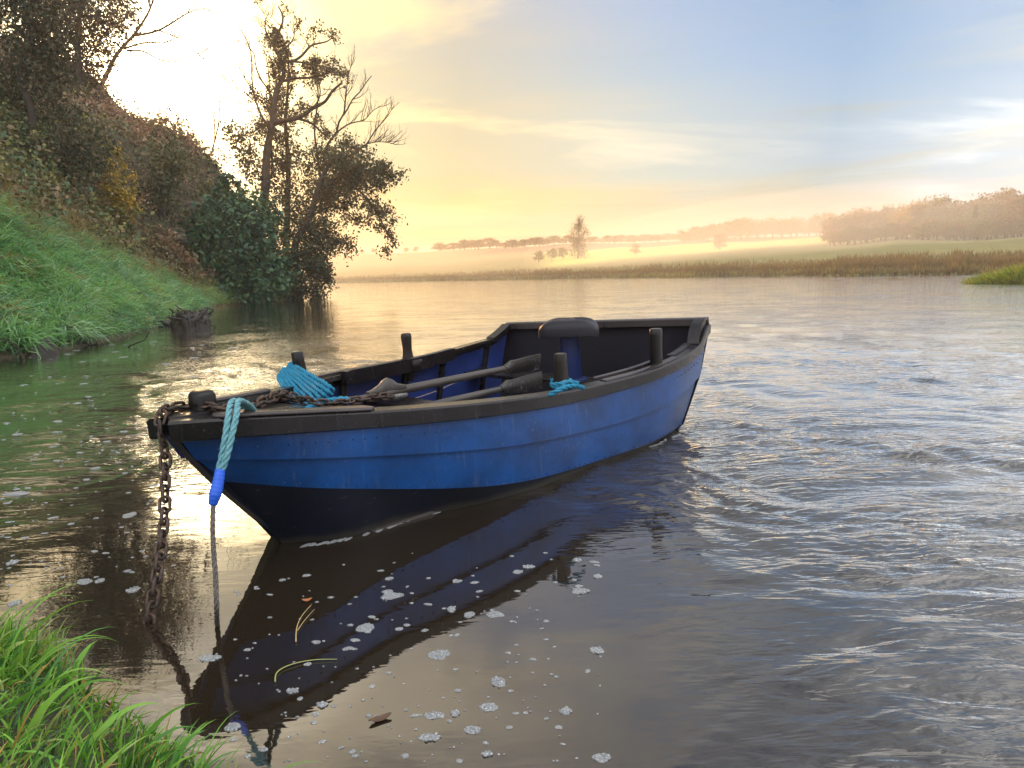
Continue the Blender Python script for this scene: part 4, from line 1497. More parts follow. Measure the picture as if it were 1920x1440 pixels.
blades(g, base, dirs, hh, .05 + .035 * rng.random(NR), cc * (.75 + .5 * rng.random(NR))[:, None], rng, 2, .25, side=nrm(side))
tag(g.build('reeds', M['grass']), 'long fringe of brown reeds on the far shore', kind='stuff')


# ---- far trees: a few patterns, each tree its own copy
def far_tree_parts(kind, seed):
    r = np.random.default_rng(seed)
    g = Geo()
    w = Wood(r)
    if kind == 'conifer':
        w.limb(curve([(0, 0, -.5), (0, 0, 6), (.1, 0, 13.5)], 12), .22, .03, 5)
        for k in range(15):
            h = 2.2 + 11.2 * k / 15
            R = 2.7 * (1 - k / 15.5) ** .8
            for q_ in range(9):
                a0 = r.random() * 6.28
                rr = R * (.55 + .5 * r.random())
                leaf_cloud(g, (math.cos(a0) * rr * .6, math.sin(a0) * rr * .6, h - rr * .12), (rr * .5, rr * .5, .30), 18, .26, [(.030, .042, .020), (.040, .050, .022)], r, 7, .35, shell=.1)
    else:
        H = 10.0
        w.limb(curve([(0, 0, -.5), (.15, 0, 2.5), (0, .1, 6), (.2, 0, 8.5)], 14), .30, .06, 6)
        w.sprout(curve([(.1, 0, 2.0), (0, .1, 6), (.2, 0, 8.5)], 14), 9, 3.4, .07, 2, .0, .8, .45)
        cols = {'oak': [(.15, .10, .035), (.11, .095, .032), (.19, .12, .040)], 'green': [(.09, .11, .032), (.12, .12, .036)], 'gold': [(.34, .24, .04), (.26, .22, .05), (.40, .22, .04)],
                'rust': [(.24, .10, .035), (.18, .09, .035)]}[kind]
        for k in range(24):
            a0 = r.random() * 6.28
            h = 2.6 + 6.8 * r.random()
            R = 3.6 * math.sqrt(max(.05, 1 - ((h - 5.2) / 5.0) ** 2)) * (.3 + .6 * r.random())
            s = .9 + 1.0 * r.random()
            leaf_cloud(g, (math.cos(a0) * R, math.sin(a0) * R, h), (s * 1.25, s * 1.25, s * .85), 130, .27, cols, r, 16, .28, shell=.35)
    return w.g, g


PAT = {}
for kd, sds in (('oak', (1, 2, 3)), ('green', (4, 5)), ('conifer', (6, 7)), ('gold', (8, 9)), ('rust', (10,))):
    for s in sds:
        a, b = far_tree_parts(kd, 300 + s)
        PAT.setdefault(kd, []).append((a, b))
PM = {}


def far_tree(kind, px, d, scale, label, group, sx=1.0, name=None, sink=0.0):
    k = int(rng.integers(0, len(PAT[kind])))
    key = (kind, k)
    loc = ground_far(px, d)
    root = empty(name or {'conifer': 'conifer_tree', 'oak': 'broadleaf_tree', 'green': 'broadleaf_tree', 'gold': 'golden_tree', 'rust': 'rust_tree'}[kind], (loc[0], loc[1], loc[2] - sink))
    root.rotation_euler = (0, 0, rng.random() * 6.28)
    root.scale = (scale * sx, scale * sx, scale)
    if key not in PM:
        PM[key] = (PAT[kind][k][0].build('trunk', M['bark'], root).data, PAT[kind][k][1].build('crown', M['farleaf'], root).data)
    else:
        for nm, me in zip(('trunk', 'crown'), PM[key]):
            o = bpy.data.objects.new(nm, me)
            COL.objects.link(o)
            o.parent = root
    return tag(root, label, 'tree', group)


G_WOOD = 'trees of the hazy wood on the right'
L_BR = 'broadleaf tree massed in the hazy wood on the right'
L_CO = 'dark conifer rising out of the hazy wood on the right'
# front edge of the wood
for x, d, sc_ in ((1562, 178, .86), (1590, 176, .95), (1622, 178, .96), (1650, 180, .92), (1720, 175, .92), (1748, 172, .98), (1776, 170, .95), (1800, 168, 1.0), (1828, 165, 1.0), (1856, 160, 1.02), (1884, 158, 1.05), (1912, 152, 1.1), (1945, 148, 1.1), (1985, 142, 1.1), (2030, 138, 1.1)):
    sc = sc_ * .74
    far_tree('oak' if rng.random() < .6 else 'green', x, d, sc, L_BR, G_WOOD, 1.25)
for row, (d0, sc0) in enumerate(((186, .70), (197, .76), (208, .82))):
    for x in np.arange(1590 + row * 12, 2060, 27):
        kd = 'conifer' if rng.random() < (.45, .6, .5)[row] and x > 1610 else ('oak' if rng.random() < .7 else 'green')
        far_tree(kd, x + rng.normal() * 8, d0 + rng.normal() * 5 - (x - 1600) * .09, sc0 * (.85 if kd == 'conifer' else 1.15) * (.85 + .25 * rng.random()) * (.88 + .25 * sstep(np.array(x), 1600., 1920.)), L_CO if kd == 'conifer' else L_BR, G_WOOD)
for x in np.arange(1560, 2040, 13):
    far_tree('oak' if rng.random() < .5 else 'green', x + rng.normal() * 4, 172 - (x - 1560) * .07 + rng.normal() * 3, .30 + .16 * rng.random(), 'low shrub in the undergrowth along the edge of the hazy wood', 'undergrowth shrubs of the hazy wood', 1.8, 'wood_edge_shrub')
far_tree('gold', 1682, 168, .66, 'brightest golden autumn tree in front of the hazy wood', None, .95)
far_tree('gold', 1708, 182, .85, 'taller orange gold tree just behind the brightest golden one', None, .8)
far_tree('rust', 1556, 174, .52, 'small rust coloured tree at the near end of the wood', None)
far_tree('rust', 1822, 186, .85, 'faint orange tree deep in the hazy wood', None)
for x, d, sc in ((1830, 152, .30), (1868, 150, .34), (1905, 147, .30), (1786, 156, .24)):
    far_tree('green', x, d, sc, 'low pale green bush in the misty meadow before the wood', 'bushes in the misty meadow', 1.4, 'meadow_bush')
# hedge of trees behind the field
for x in np.arange(1268, 1552, 12):
    far_tree('oak' if rng.random() < .7 else 'green', x + rng.normal() * 4, 352 + rng.normal() * 10, (.62 + .25 * rng.random()) * (.75 + .45 * sstep(np.array(x), 1260., 1420.)), 'round autumn tree in the row along the top of the field', 'row of trees above the field', 1.5)
# scrub ridge across the middle
for x in np.arange(945, 1275, 11):
    far_tree('oak' if rng.random() < .6 else 'green', x + rng.normal() * 3, 430 + rng.normal() * 14, (.30 + .22 * rng.random()), 'small hazy tree on the low ridge across the river', 'trees on the low ridge', 2.3)
for x in np.arange(820, 945, 14):
    far_tree('oak', x + rng.normal() * 3, 520 + rng.normal() * 14, .45 + .35 * rng.random(), 'hazy tree on the far rise left of the lone tall tree', 'trees on the far rise', 2.2)
for x in np.arange(655, 815, 26):
    far_tree('oak', x + rng.normal() * 6, 640 + rng.normal() * 14, .35 + .2 * rng.random(), 'faint tree low on the horizon beside the overhanging crown', 'faint trees on the horizon', 1.6)
far_tree('oak', 1350, 205, .50, 'round dark bush standing alone in the sunlit field', None, 1.1, 'field_bush', .4)
far_tree('oak', 1192, 215, .33, 'small low bush right of the lone tall tree', None, 1.2, 'field_bush', .2)
for x in (1010, 1035, 1055):
    far_tree('green', x, 225, .36, 'misty scrub bush at the foot of the lone tall tree', 'scrub below the lone tall tree', 1.3, 'scrub_bush')
# the lone tall tree
loc = ground_far(1084, 222)
r_ = np.random.default_rng(404)
w = Wood(r_)
DLN = 222.0
tr = curve([loc + [0, 0, -.3], loc + [.2, 0, 5], loc + [.4, 0, 7], loc + [.3, 0, 10.6]], 30)
w.limb(tr, .32, .05, 6)
w.sprout(tr[5:], 20, 3.6, .08, 3, .0, .75, .75, 4)
g = Geo()
twig_leaves(g, w.tips[::2], 3, .12, [(.075, .060, .028), (.10, .075, .030)], r_, None, .35)
leaf_cloud(g, loc + [0, 0, 2.5], (2.6, 2.2, 2.6), 1500, .2, [(.06, .06, .025), (.08, .07, .03)], r_, 20, .25)
leaf_cloud(g, loc + [.3, 0, 7.4], (3.3, 3.0, 3.4), 2400, .15, [(.075, .060, .028), (.10, .075, .030)], r_, 14, .2)
plant('lone_tall_tree', 'lone tall slender tree standing above the far shore', 'tree', [('trunk', w.g, M['bark']), ('crown', g, M['farleaf'])], loc)

# ---- grassy islet at the right edge
ic = on(2040, 527)
a = np.linspace(0, 2 * np.pi, 60, endpoint=False)
rings = []
for k in range(12):
    t = k / 11
    R = (1 - t) ** .8
    rr = 1 + .18 * noise2(np.cos(a) * 2, np.sin(a) * 2, 120, 3)
    rings.append(np.stack([ic[0] + 5.9 * R * rr * np.cos(a), ic[1] + 1.6 + 2.2 * R * rr * np.sin(a), np.full(60, -.25) + 1.15 * t ** .9 * (1 + .15 * noise2(np.cos(a) * 3, np.sin(a) * 3 + t, 121, 2))], -1))
mat, n = material('islet_earth')
principled(n, Base_Color=n.mix(n.noise(n.obj, 3.0, 4, .6), (.05, .035, .02), (.05, .07, .02)), Roughness=.95)
structure(Geo().loft(np.array(rings)).build('islet_ground', mat))
g = Geo()
ni = 9000
t = rng.random(ni) ** .7
a0 = rng.random(ni) * 6.28
R = t
x_ = ic[0] + 5.7 * R * np.cos(a0)
y_ = ic[1] + 1.6 + 2.1 * R * np.sin(a0)
zb = -.2 + 1.1 * (1 - R) ** .85
base = np.stack([x_, y_, zb], -1)
dirs = np.stack([np.cos(a0) * .7 * R, np.sin(a0) * .7 * R, np.ones(ni)], -1) + rng.normal(size=(ni, 3)) * .3
pal = np.array([(.12, .22, .030), (.20, .28, .035), (.08, .16, .03), (.28, .26, .05)])
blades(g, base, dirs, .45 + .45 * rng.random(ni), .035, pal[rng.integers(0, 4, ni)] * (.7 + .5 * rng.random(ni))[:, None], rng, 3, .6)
tag(g.build('islet_grass', M['grass']), 'sunlit tussock grass on the islet at the right edge', kind='stuff')


# ------------------------------------------------------------------ the near bank at the photographer's feet
NB = np.array([(-6.5, 3.6), (-3.6, 3.3)] + [tuple(on(*p)[:2]) for p in ((-60, 1165), (50, 1222), (165, 1310), (290, 1390), (390, 1460), (500, 1600))] + [(.15, .8), (.6, .2), (2.0, -1.2), (5, -3)])


def near_bank(x, y):
    s = -seg_dist(np.asarray(x, float), np.asarray(y, float), NB)
    return np.where(s > 0, .02 + .28 * (1 - np.exp(-np.maximum(s, 0) / .45)) + .03 * noise2(x * 3, y * 3, 131, 3), np.maximum(s * .8, -.5))


X, Y = np.meshgrid(np.arange(-7.5, 5, .08), np.arange(-4, 4.2, .08), indexing='ij')
Z = near_bank(X, Y)
n_, m_ = X.shape
i = np.arange(n_ - 1)[:, None] * m_
j = np.arange(m_ - 1)[None, :]
q = np.stack([i + j, i + m_ + j, i + m_ + j + 1, i + j + 1], -1).reshape(-1, 4)
keep = (Z.reshape(-1)[q] > -.45).any(1)
mat, n = material('bank_soil')
principled(n, Base_Color=n.mix(n.smooth(n.noise(n.obj, 6.0, 5, .6), .4, .62), (.030, .026, .014), (.045, .060, .018)), Roughness=.9, Normal=bump(n, n.noise(n.obj, 25.0, 5, .6), .8, .03))
structure(Geo().add(np.stack([X, Y, Z], -1).reshape(-1, 3), [q[keep]]).build('near_bank_ground', mat))
g = Geo()
nb = 14000
x_ = -3.2 + 3.4 * rng.random(nb * 3)
y_ = .9 + 2.5 * rng.random(nb * 3)
s_ = -seg_dist(x_, y_, NB)
ok = (s_ > -.02) & (rng.random(nb * 3) < .35 + .65 * sstep(noise2(x_ * 3, y_ * 3, 133, 2), -.4, .3))
x_, y_, s_ = x_[ok][:nb], y_[ok][:nb], s_[ok][:nb]
nb = len(x_)
base = np.stack([x_, y_, near_bank(x_, y_) - .01], -1)
dirs = np.stack([rng.normal(size=nb) * .45 + .22, rng.normal(size=nb) * .45 + .18, np.ones(nb)], -1)
pal = np.array([(.11, .29, .035), (.16, .36, .05), (.075, .22, .042), (.20, .40, .06), (.045, .14, .036), (.26, .36, .10)])
ci = rng.integers(0, 6, nb)
dry = rng.random(nb) < .045
col = np.where(dry[:, None], np.array([.46, .30, .09]), pal[ci]) * (.7 + .6 * rng.random(nb))[:, None]
blades(g, base, dirs, (.05 + .11 * rng.random(nb) ** 1.6) * (.8 + .5 * sstep(noise2(x_ * 2, y_ * 2, 134, 2), -.2, .5)), (.004 + .006 * rng.random(nb)) * np.where(rng.random(nb) < .06, 2.4, 1.0), col, rng, 5, .42 * (.4 + rng.random(nb)))
# a few broad and a few long blades that stand out
lng = [(-60, 1230, .62, .55, .3, .010), (-30, 1190, .60, .7, .1, .009), (10, 1215, .55, .6, .3, .012), (35, 1235, .5, .9, .2, .010), (-10, 1260, .6, .35, .2, .014), (60, 1265, .46, .5, .4, .013), (90, 1290, .42, 1.0, .0, .011), (20, 1260, .50, .9, .5, .011), (0, 1330, .52, 1.2, .3, .010), (130, 1310, .42, 1.2, .2, .012), (60, 1280, .45, .9, -.1, .009), (230, 1400, .36, .6, .5, .016), (420, 1470, .42, .8, .3, .006), (350, 1440, .38, .2, .6, .006),
       (460, 1490, .45, 1.3, .1, .007), (300, 1450, .30, .1, .6, .006), (150, 1380, .34, .8, .6, .022), (40, 1380, .36, .5, .4, .020), (100, 1330, .40, 1.3, .3, .008), (-20, 1200, .55, 1.0, .4, .008), (380, 1470, .34, .3, .4, .007), (200, 1340, .30, .9, .2, .007), (340, 1430, .26, .7, .5, .010), (400, 1450, .28, 1.0, .5, .008), (440, 1465, .24, .5, .7, .007), (300, 1410, .25, .4, .7, .012), (250, 1375, .26, .9, .5, .014), (370, 1445, .22, .2, .8, .012)]
b2, d2, l2, w2 = [], [], [], []
for px, py, ln, dx, dy, wd in lng:
    p = on(px, py, .18)
    b2.append([p[0], p[1], float(near_bank(p[0], p[1]))])
    d2.append([dx, dy, 1.0])
    l2.append(ln * .72)
    w2.append(wd)
c2 = pal[rng.integers(0, 4, len(lng))] * 1.1
blades(g, np.array(b2), np.array(d2), np.array(l2), np.array(w2), c2, rng, 9, .35)
tag(g.build('near_grass', M['grass']), 'fresh green grass at the water edge in the bottom corner', kind='stuff')


# ------------------------------------------------------------------ oars, chain and ropes
def oar(label, p0, p1, blade, roll, button=None):
    """loom from grip p0 to blade end p1 (world), blade length, its roll; thole plate at fraction `button`"""
    p0, p1 = np.asarray(p0, float), np.asarray(p1, float)
    ax = nrm(p1 - p0)
    L = np.linalg.norm(p1 - p0)
    up = nrm(np.array([0, 0, 1.0]) - ax * ax[2])
    sd_ = np.cross(ax, up)
    a1, a2 = up * math.cos(roll) + sd_ * math.sin(roll), -up * math.sin(roll) + sd_ * math.cos(roll)
    root = empty('oar', tuple(p0))

    def part(g, nm, m):
        o = sharp(g.build(nm, m, root), 50)
        o.location = tuple(-p0)
    t = np.array([0, .02, .10, .11, .13, .35, .7, 1.0])
    r = np.array([.016, .019, .018, .023, .026, .028, .026, .022])
    g = Geo().tube(p0 + ax * (t * (L - blade))[:, None], r, 12)
    part(g, 'loom', M['oar'])
    rings = []
    for u, w_, th in ((-.05, .026, .024), (.0, .03, .024), (.12, .055, .018), (.25, .052, .014), (.6, .060, .011), (1.0, .064, .008)):
        c = p0 + ax * (L - blade + blade * u)
        rings.append([c + a1 * w_ * k1 + a2 * th * k2 for k1, k2 in ((-1, -.35), (-.5, -1), (.5, -1), (1, -.35), (1, .35), (.5, 1), (-.5, 1), (-1, .35))])
    part(Geo().loft(np.array(rings)), 'blade', M['oarblade'])
    if button is not None:
        rings = []
        for u, h, w_ in ((-.17, .030, .024), (-.13, .036, .026), (-.08, .055, .028), (-.04, .082, .026), (-.01, .094, .022), (.02, .080, .026), (.06, .050, .028), (.12, .034, .028)):
            c = p0 + ax * (L * button + u)
            rings.append([c + up * h * k1 * (1.0 if k1 > 0 else .30) + sd_ * w_ * k2 for k1, k2 in ((-1, -.6), (-1, .6), (.3, 1), (.85, .85), (1, .4), (1, -.4), (.85, -.85), (.3, -1))])
        part(Geo().loft(np.array(rings)), 'thole_plate', M['oar'])
    return tag(root, label, 'oar')


oar('upper grey oar with a humped thole plate lying along the boat', at(652, 752, 4.12), at(1012, 678, 5.55), .42, .15, .17)
oar('lower dark bladed oar lying beside the humped oar in the boat', at(770, 770, 4.3), at(1016, 712, 5.3), .46, -.05, None)

# steel bracket that the chain ends in
g = Geo()
c = at(748, 742, 4.42)
ax = nrm(at(775, 735, 4.52) - at(720, 748, 4.3))
g.tube(np.array([c - ax * .07, c - ax * .05, c + ax * .05, c + ax * .07]), [.014, .024, .024, .014], 10)
g.box(c + ax * .03 + [0, 0, .022], ax * .02, nrm(np.cross(ax, [0, 0, 1.0])) * .016, np.array([0, 0, .016]), .2)
tag(sharp(g.build('steel_shackle', M['steel'])), 'dull steel shackle lying between chain end and oar', 'shackle')

# ---- chain
PITCH, WIRE = .051, .0078


def link_mesh():
    g = Geo()
    a, h = .0198, .0178
    pts = []
    for k in range(22):
        t = 2 * math.pi * k / 22
        pts.append((math.cos(t) * a + (h if math.cos(t) > 0 else -h), math.sin(t) * a * 1.08, 0))
    p = np.array(pts + pts[:1])
    kk = 8
    t_ = nrm(np.roll(p[:-1], -1, 0) - np.roll(p[:-1], 1, 0))
    nn_ = np.cross(t_, [0, 0, 1.0])
    rings = [[p[i] + WIRE * (math.cos(b) * nn_[i] + math.sin(b) * np.array([0, 0, 1])) for b in np.arange(kk) * 2 * math.pi / kk] for i in range(22)]
    rings.append(rings[0])
    return g.loft(np.array(rings), cap=False)


chain = empty('mooring_chain')
hang_b = on(280, 1168, 0.0)
nose_p = bw([-.005, .0, .66])
hang = curve([hang_b + [-.01, -.02, -.13], hang_b, on(300, 1040, .30) * 0 + (hang_b * .62 + nose_p * .38) + [.02, .0, -.01], nose_p + [.0, 0, -.02]], 60)
over = [nose_p, bw([-.012, .01, .74]), bw([.01, .02, .805]), bw([.06, .045, .822]), bw([.15, .085, .81]), at(395, 762, 3.36), at(428, 768, 3.34), at(463, 768, 3.40), at(488, 756, 3.50), at(516, 744, 3.62), at(545, 743, 3.78), at(575, 752, 3.90), at(620, 757, 4.00), at(655, 753, 4.08), at(700, 746, 4.18), at(735, 742, 4.32)]
path = np.concatenate([hang[:-1], curve(over, 120)])
pp = resample(path, PITCH)
t_, n_v, b_v = frames(pp)
me = None
lay = nrm(at(300, 950, 3) - ORG)
for k in range(len(pp) - 1):
    c = (pp[k] + pp[k + 1]) / 2
    x = nrm(pp[k + 1] - pp[k])
    ref = np.array([0, 0, 1.0]) if k * PITCH > np.linalg.norm(np.diff(hang, axis=0), axis=1).sum() else -CF
    z = nrm(ref - x * (ref @ x))
    y = np.cross(z, x)
    if k % 2:
        y, z = z, -y
    tw = (.25 if k * PITCH < 1.2 else .5) * math.sin(k * 1.7)
    y, z = y * math.cos(tw) + z * math.sin(tw), z * math.cos(tw) - y * math.sin(tw)
    if me is None:
        o = link_mesh().build('link', M['chain'], chain)
        me = o.data
    else:
        o = bpy.data.objects.new('link', me)
        COL.objects.link(o)
        o.parent = chain
    o.matrix_local = Matrix(((x[0], y[0], z[0], c[0]), (x[1], y[1], z[1], c[1]), (x[2], y[2], z[2], c[2]), (0, 0, 0, 1)))
tag(chain, 'heavy rusty mooring chain hanging from the bow into the water', 'chain')


# ---- ropes: three strands laid together
def rope(g, path, r, lay=5.2, step=None, k=6, fray=0):
    step = step or r * .8
    p = resample(np.asarray(path, float), step)
    t, n, b = frames(p)
    s = np.arange(len(p)) * step
    rr = np.broadcast_to(np.asarray(r, float), (len(p),)) if np.isscalar(r) else np.interp(np.linspace(0, 1, len(p)), np.linspace(0, 1, len(r)), r)
    for q in range(3):
        ph = s / (rr.mean() * lay) * 2 * math.pi / 1.6 + q * 2.094
        c = p + (np.cos(ph)[:, None] * n + np.sin(ph)[:, None] * b) * (rr * .52)[:, None]
        g.tube(c, rr * .54, k)
    if fray:
        m = rng.integers(0, len(p), fray)
        d = nrm(rng.normal(size=(fray, 3)))
        q0 = p[m] + d * rr[m][:, None] * .9
        q1 = q0 + (d * .7 + t[m] * rng.normal(size=(fray, 1))) * rr[m][:, None] * (.5 + .8 * rng.random((fray, 1)))
        wv = np.cross(d, t[m]) * .0009
        v = np.stack([q0 - wv, q0 + wv, q1], 1).reshape(-1, 3)
        g.add(v, [np.arange(len(v)).reshape(-1, 3)])
    return g


# painter hanging over the bow rail: two falls, blue tape, thin tail into the water
pr = empty('mooring_rope', tuple(bw([.26, -.27, .79])))
RL = np.array(pr.location)


def rpart(nm, g, m):
    o = g.build(nm, m, pr)
    o.location = tuple(-RL)


ra = at(433, 765, 3.11)
top1, top2 = at(436, 758, 3.16), at(449, 757, 3.17)
g = rope(Geo(), curve([at(470, 772, 3.42), at(452, 757, 3.27), top1 + [0, 0, .012], at(429, 775, 3.07), at(423, 815, 3.03), at(415, 860, 3.02), at(408, 890, 3.02)], 60), .0138, fray=320)
rope(g, curve([at(478, 772, 3.40), at(463, 757, 3.26), top2 + [0, 0, .012], at(444, 775, 3.07), at(435, 815, 3.03), at(424, 860, 3.01), at(412, 890, 3.01)], 60), .0138, fray=320)
rpart('turquoise_fall', g, M['palerope'])
g = Geo()
tp = curve([at(413, 880, 3.01), at(409, 905, 3.0), at(403, 930, 2.99), at(399, 946, 2.99)], 26)
g.tube(tp, np.r_[np.linspace(.020, .023, 8), np.linspace(.023, .026, 10), np.linspace(.026, .018, 8)] * (1 + .05 * np.sin(np.arange(26) * 2.2)), 12)
rpart('blue_tape', g, M['tape'])
tail = curve([at(400, 944, 2.99), at(399, 1000, 2.93), at(404, 1080, 2.86), at(406, 1130, 2.82), on(407, 1172, -.0), on(409, 1186, -.06)], 60)
rpart('grey_tail', rope(Geo(), tail, .0105, fray=140), M['greyrope'])
tag(pr, 'turquoise rope over the bow rail bound with blue tape and a grey tail', 'rope')

# hank of turquoise rope hung on the far post
hk = empty('rope_hank', tuple(bw([.285 * LEN, wS(.285), .75])))
RL2 = np.array(hk.location)
A0, A1 = at(537, 699, 4.62), at(594, 752, 4.30)
axis = nrm(A1 - A0)
vw = nrm((A0 + A1) / 2 - ORG)
per = nrm(np.cross(axis, vw))
dep = np.cross(per, axis)
Lh = np.linalg.norm(A1 - A0)
for q in range(9):
    o_ = (q - 4) * .0262
    e0, e1 = -.02 + rng.normal() * .012 + .02 * (1 - abs(q - 4) / 4), rng.normal() * .010
    pts = []
    for k in range(40):
        t = 2 * math.pi * k / 40
        u = np.clip(math.cos(t) * 1.35, -1, 1)
        s_ = math.sin(t)
        pts.append((A0 + A1) / 2 + axis * (u * Lh / 2 + (e1 if u > 0 else -e0) + (.03 * math.cos(t))) + per * (o_ * (.85 + .25 * u)) + dep * s_ * .035 + rng.normal(size=3) * .0015)
    pts.append(pts[0])
    o = rope(Geo(), curve(pts, 90), .0125, k=5, step=.010, fray=40).build('turn', M['rope'], hk)
    o.location = tuple(-RL2)
tl = curve([A1 + [.0, 0, .01], at(612, 752, 4.25), at(640, 748, 4.2), at(667, 752, 4.15)], 40)
g = rope(Geo(), tl, .017, fray=260)
rope(g, curve([at(664, 754, 4.12), at(630, 750, 4.08), at(600, 757, 3.98), at(572, 768, 3.86)], 40), .018, fray=260)
o = g.build('loose_end', M['rope'], hk)
o.location = tuple(-RL2)
tag(hk, 'neat hank of turquoise rope hung on the far rail post', 'rope')

# lashing round the near pin
ls = empty('rope_lashing', tuple(bw([.545 * LEN, -(wS(.545) - .1), .55])))
RL3 = np.array(ls.location)
pc = np.array([.545 * LEN, -(wS(.545) - .10), sheer(.545, -1) + .015])
pts = []
for k in range(70):
    t = k / 69 * 2 * math.pi * 2.3
    pts.append(bw(pc + [.066 * math.cos(t), .066 * math.sin(t), .012 * k / 69 * 3.2 + .006 * math.sin(t * 1.3)]))
o = rope(Geo(), np.array(pts), .0155, fray=120).build('turns', M['rope'], ls)
o.location = tuple(-RL3)
k0 = at(1092, 722, 4.70)
g = rope(Geo(), curve([at(1094, 728, 4.72), at(1080, 724, 4.66), at(1062, 726, 4.60), at(1045, 733, 4.56), at(1030, 741, 4.58)], 40), .0165, fray=140)
rope(g, curve([at(1060, 724, 4.62), at(1056, 717, 4.66), at(1068, 716, 4.66), at(1085, 719, 4.68)], 30), .014, fray=60)
o = g.build('loose_end', M['rope'], ls)
o.location = tuple(-RL3)
tag(ls, 'short turquoise rope knotted round the pin on the near rail', 'rope')

# ------------------------------------------------------------------ foam and flotsam on the water
mat, n = material('foam')
vz = n.new('ShaderNodeTexVoronoi', {'Vector': n.obj, 'Scale': 130.0}).outputs[0]
principled(n, Base_Color=n.mix(n.smooth(vz, .1, .5), (.74, .76, .78), (.34, .36, .38)), Roughness=.4, Normal=bump(n, vz, .9, .008), Alpha=.66)
M['foam'] = mat


def foam_blob(g, c, rx, ry, ang, seed, h=.003, bubbles=0):
    """a thin film of froth with an uneven rim; larger rafts carry separate bubbles"""
    k = 14 if bubbles else 8
    a = np.linspace(0, 2 * np.pi, k, endpoint=False)
    r = 1 + .34 * noise2(np.cos(a) * 1.5 + seed * 3.1, np.sin(a) * 1.5 - seed, int(seed * 7) % 900, 2)
    px, py = rx * r * np.cos(a), ry * r * np.sin(a)
    x = c[0] + px * math.cos(ang) - py * math.sin(ang)
    y = c[1] + px * math.sin(ang) + py * math.cos(ang)
    zc = float(water_height(np.array([c[0]]), np.array([c[1]]))[0][0])
    rings = [np.stack([c[0] + (x - c[0]) * q, c[1] + (y - c[1]) * q, np.full(k, zc + z)], -1) for q, z in ((.92, -.006), (1, .0008), (.9, h * .7), (.6, h), (.2, h * 1.05))]
    g.loft(np.array(rings))
    if bubbles:
        rb = np.random.default_rng(int(seed * 100))
        for q in range(bubbles):
            t, u = rb.random() * 6.28, math.sqrt(rb.random()) * .95
            px_, py_ = rx * u * math.cos(t), ry * u * math.sin(t)
            bx, by = c[0] + px_ * math.cos(ang) - py_ * math.sin(ang), c[1] + px_ * math.sin(ang) + py_ * math.cos(ang)
            br = (.0022 + .0050 * rb.random() ** 2)
            b6 = np.linspace(0, 2 * np.pi, 7, endpoint=False)
            g.loft(np.array([np.stack([bx + br * cc * np.cos(b6), by + br * cc * np.sin(b6), np.full(7, zc + h * .6 + br * .8 * zz)], -1) for cc, zz in ((1, 0), (.85, .5), (.5, .87), (.1, 1.0))]))


big = [(823, 1228, 20, 10), (735, 1118, 22, 6), (686, 1178, 16, 9), (1088, 1108, 17, 6), (928, 1152, 17, 6), (813, 1342, 18, 7), (807, 1383, 20, 8), (885, 1369, 17, 7), (916, 1327, 18, 8), (935, 1279, 13, 11), (1060, 1334, 12, 7),
       (1128, 1421, 18, 8), (854, 1338, 9, 6), (437, 1364, 14, 8), (548, 1296, 13, 5), (604, 1322, 10, 5), (880, 1153, 9, 6), (847, 1142, 8, 6), (1118, 1219, 13, 7), (160, 1091, 14, 5), (187, 1089, 8, 4), (24, 1054, 11, 5), (28, 1131, 12, 6), (243, 966, 12, 5),
       (34, 925, 26, 4), (393, 1234, 20, 7), (390, 757, 10, 3), (1082, 1050, 8, 3), (992, 1063, 12, 3), (971, 1073, 10, 3), (858, 1090, 9, 3), (728, 1112, 9, 4), (730, 1085, 8, 3), (1120, 1080, 8, 4), (913, 1414, 10, 5), (250, 1106, 12, 5)]
done = []
for q, (x, y, a, b) in enumerate(big):
    c = on(x, y)
    if x == 390:
        continue
    k = (c - ORG) @ CF / FPX
    dep_ = (on(x, y - b) - on(x, y + b))[1] / 2
    g = Geo()
    foam_blob(g, c, a * k, max(abs(dep_), a * k * .5), rng.normal() * .15, q + 1.3, .003, 26)
    tag(g.build('foam_patch', M['foam']), 'small raft of white bubbles drifting on the calm water by the boat', 'foam', 'bubble rafts on the calm water')
g = Geo()
for q in range(560):
    if q < 330:
        x, y = 480 * rng.random(), 640 + 460 * rng.random()
        if x > 330 and y > 800:
            continue
    else:
        x, y = 430 + 700 * rng.random(), 1030 + 400 * rng.random()
    c = on(x, y)
    lb = wb(c)
    if abs(lb[1]) < wS(np.clip(lb[0] / LEN, 0, 1)) + .05 and 0 < lb[0] < LEN:
        continue
    k = (c - ORG) @ CF / FPX
    s = (1.2 + 4.5 * rng.random() ** 2.5) * k
    foam_blob(g, c, s * (1.2 + rng.random()), s * (.9 + .5 * rng.random()), rng.normal() * .2, q * .37 + 2, .003)
# froth along the hull's waterline
tt_ = np.linspace(.13, .97, 150)
for t in tt_:
    s = t
    w_ = wS((t - .11) / .89) * .945
    loc = bw([s * LEN, -w_ - .02 - .012 * rng.random(), 0])
    loc[2] = 0
    if rng.random() < .8:
        foam_blob(g, loc, .022 + .02 * rng.random(), .008 + .012 * rng.random() ** 2, BYAW + .15 * rng.normal(), t * 91, .003)
tag(g.build('foam_flecks', M['foam']), 'scattered white foam flecks on the dark water and along the hull', kind='stuff')


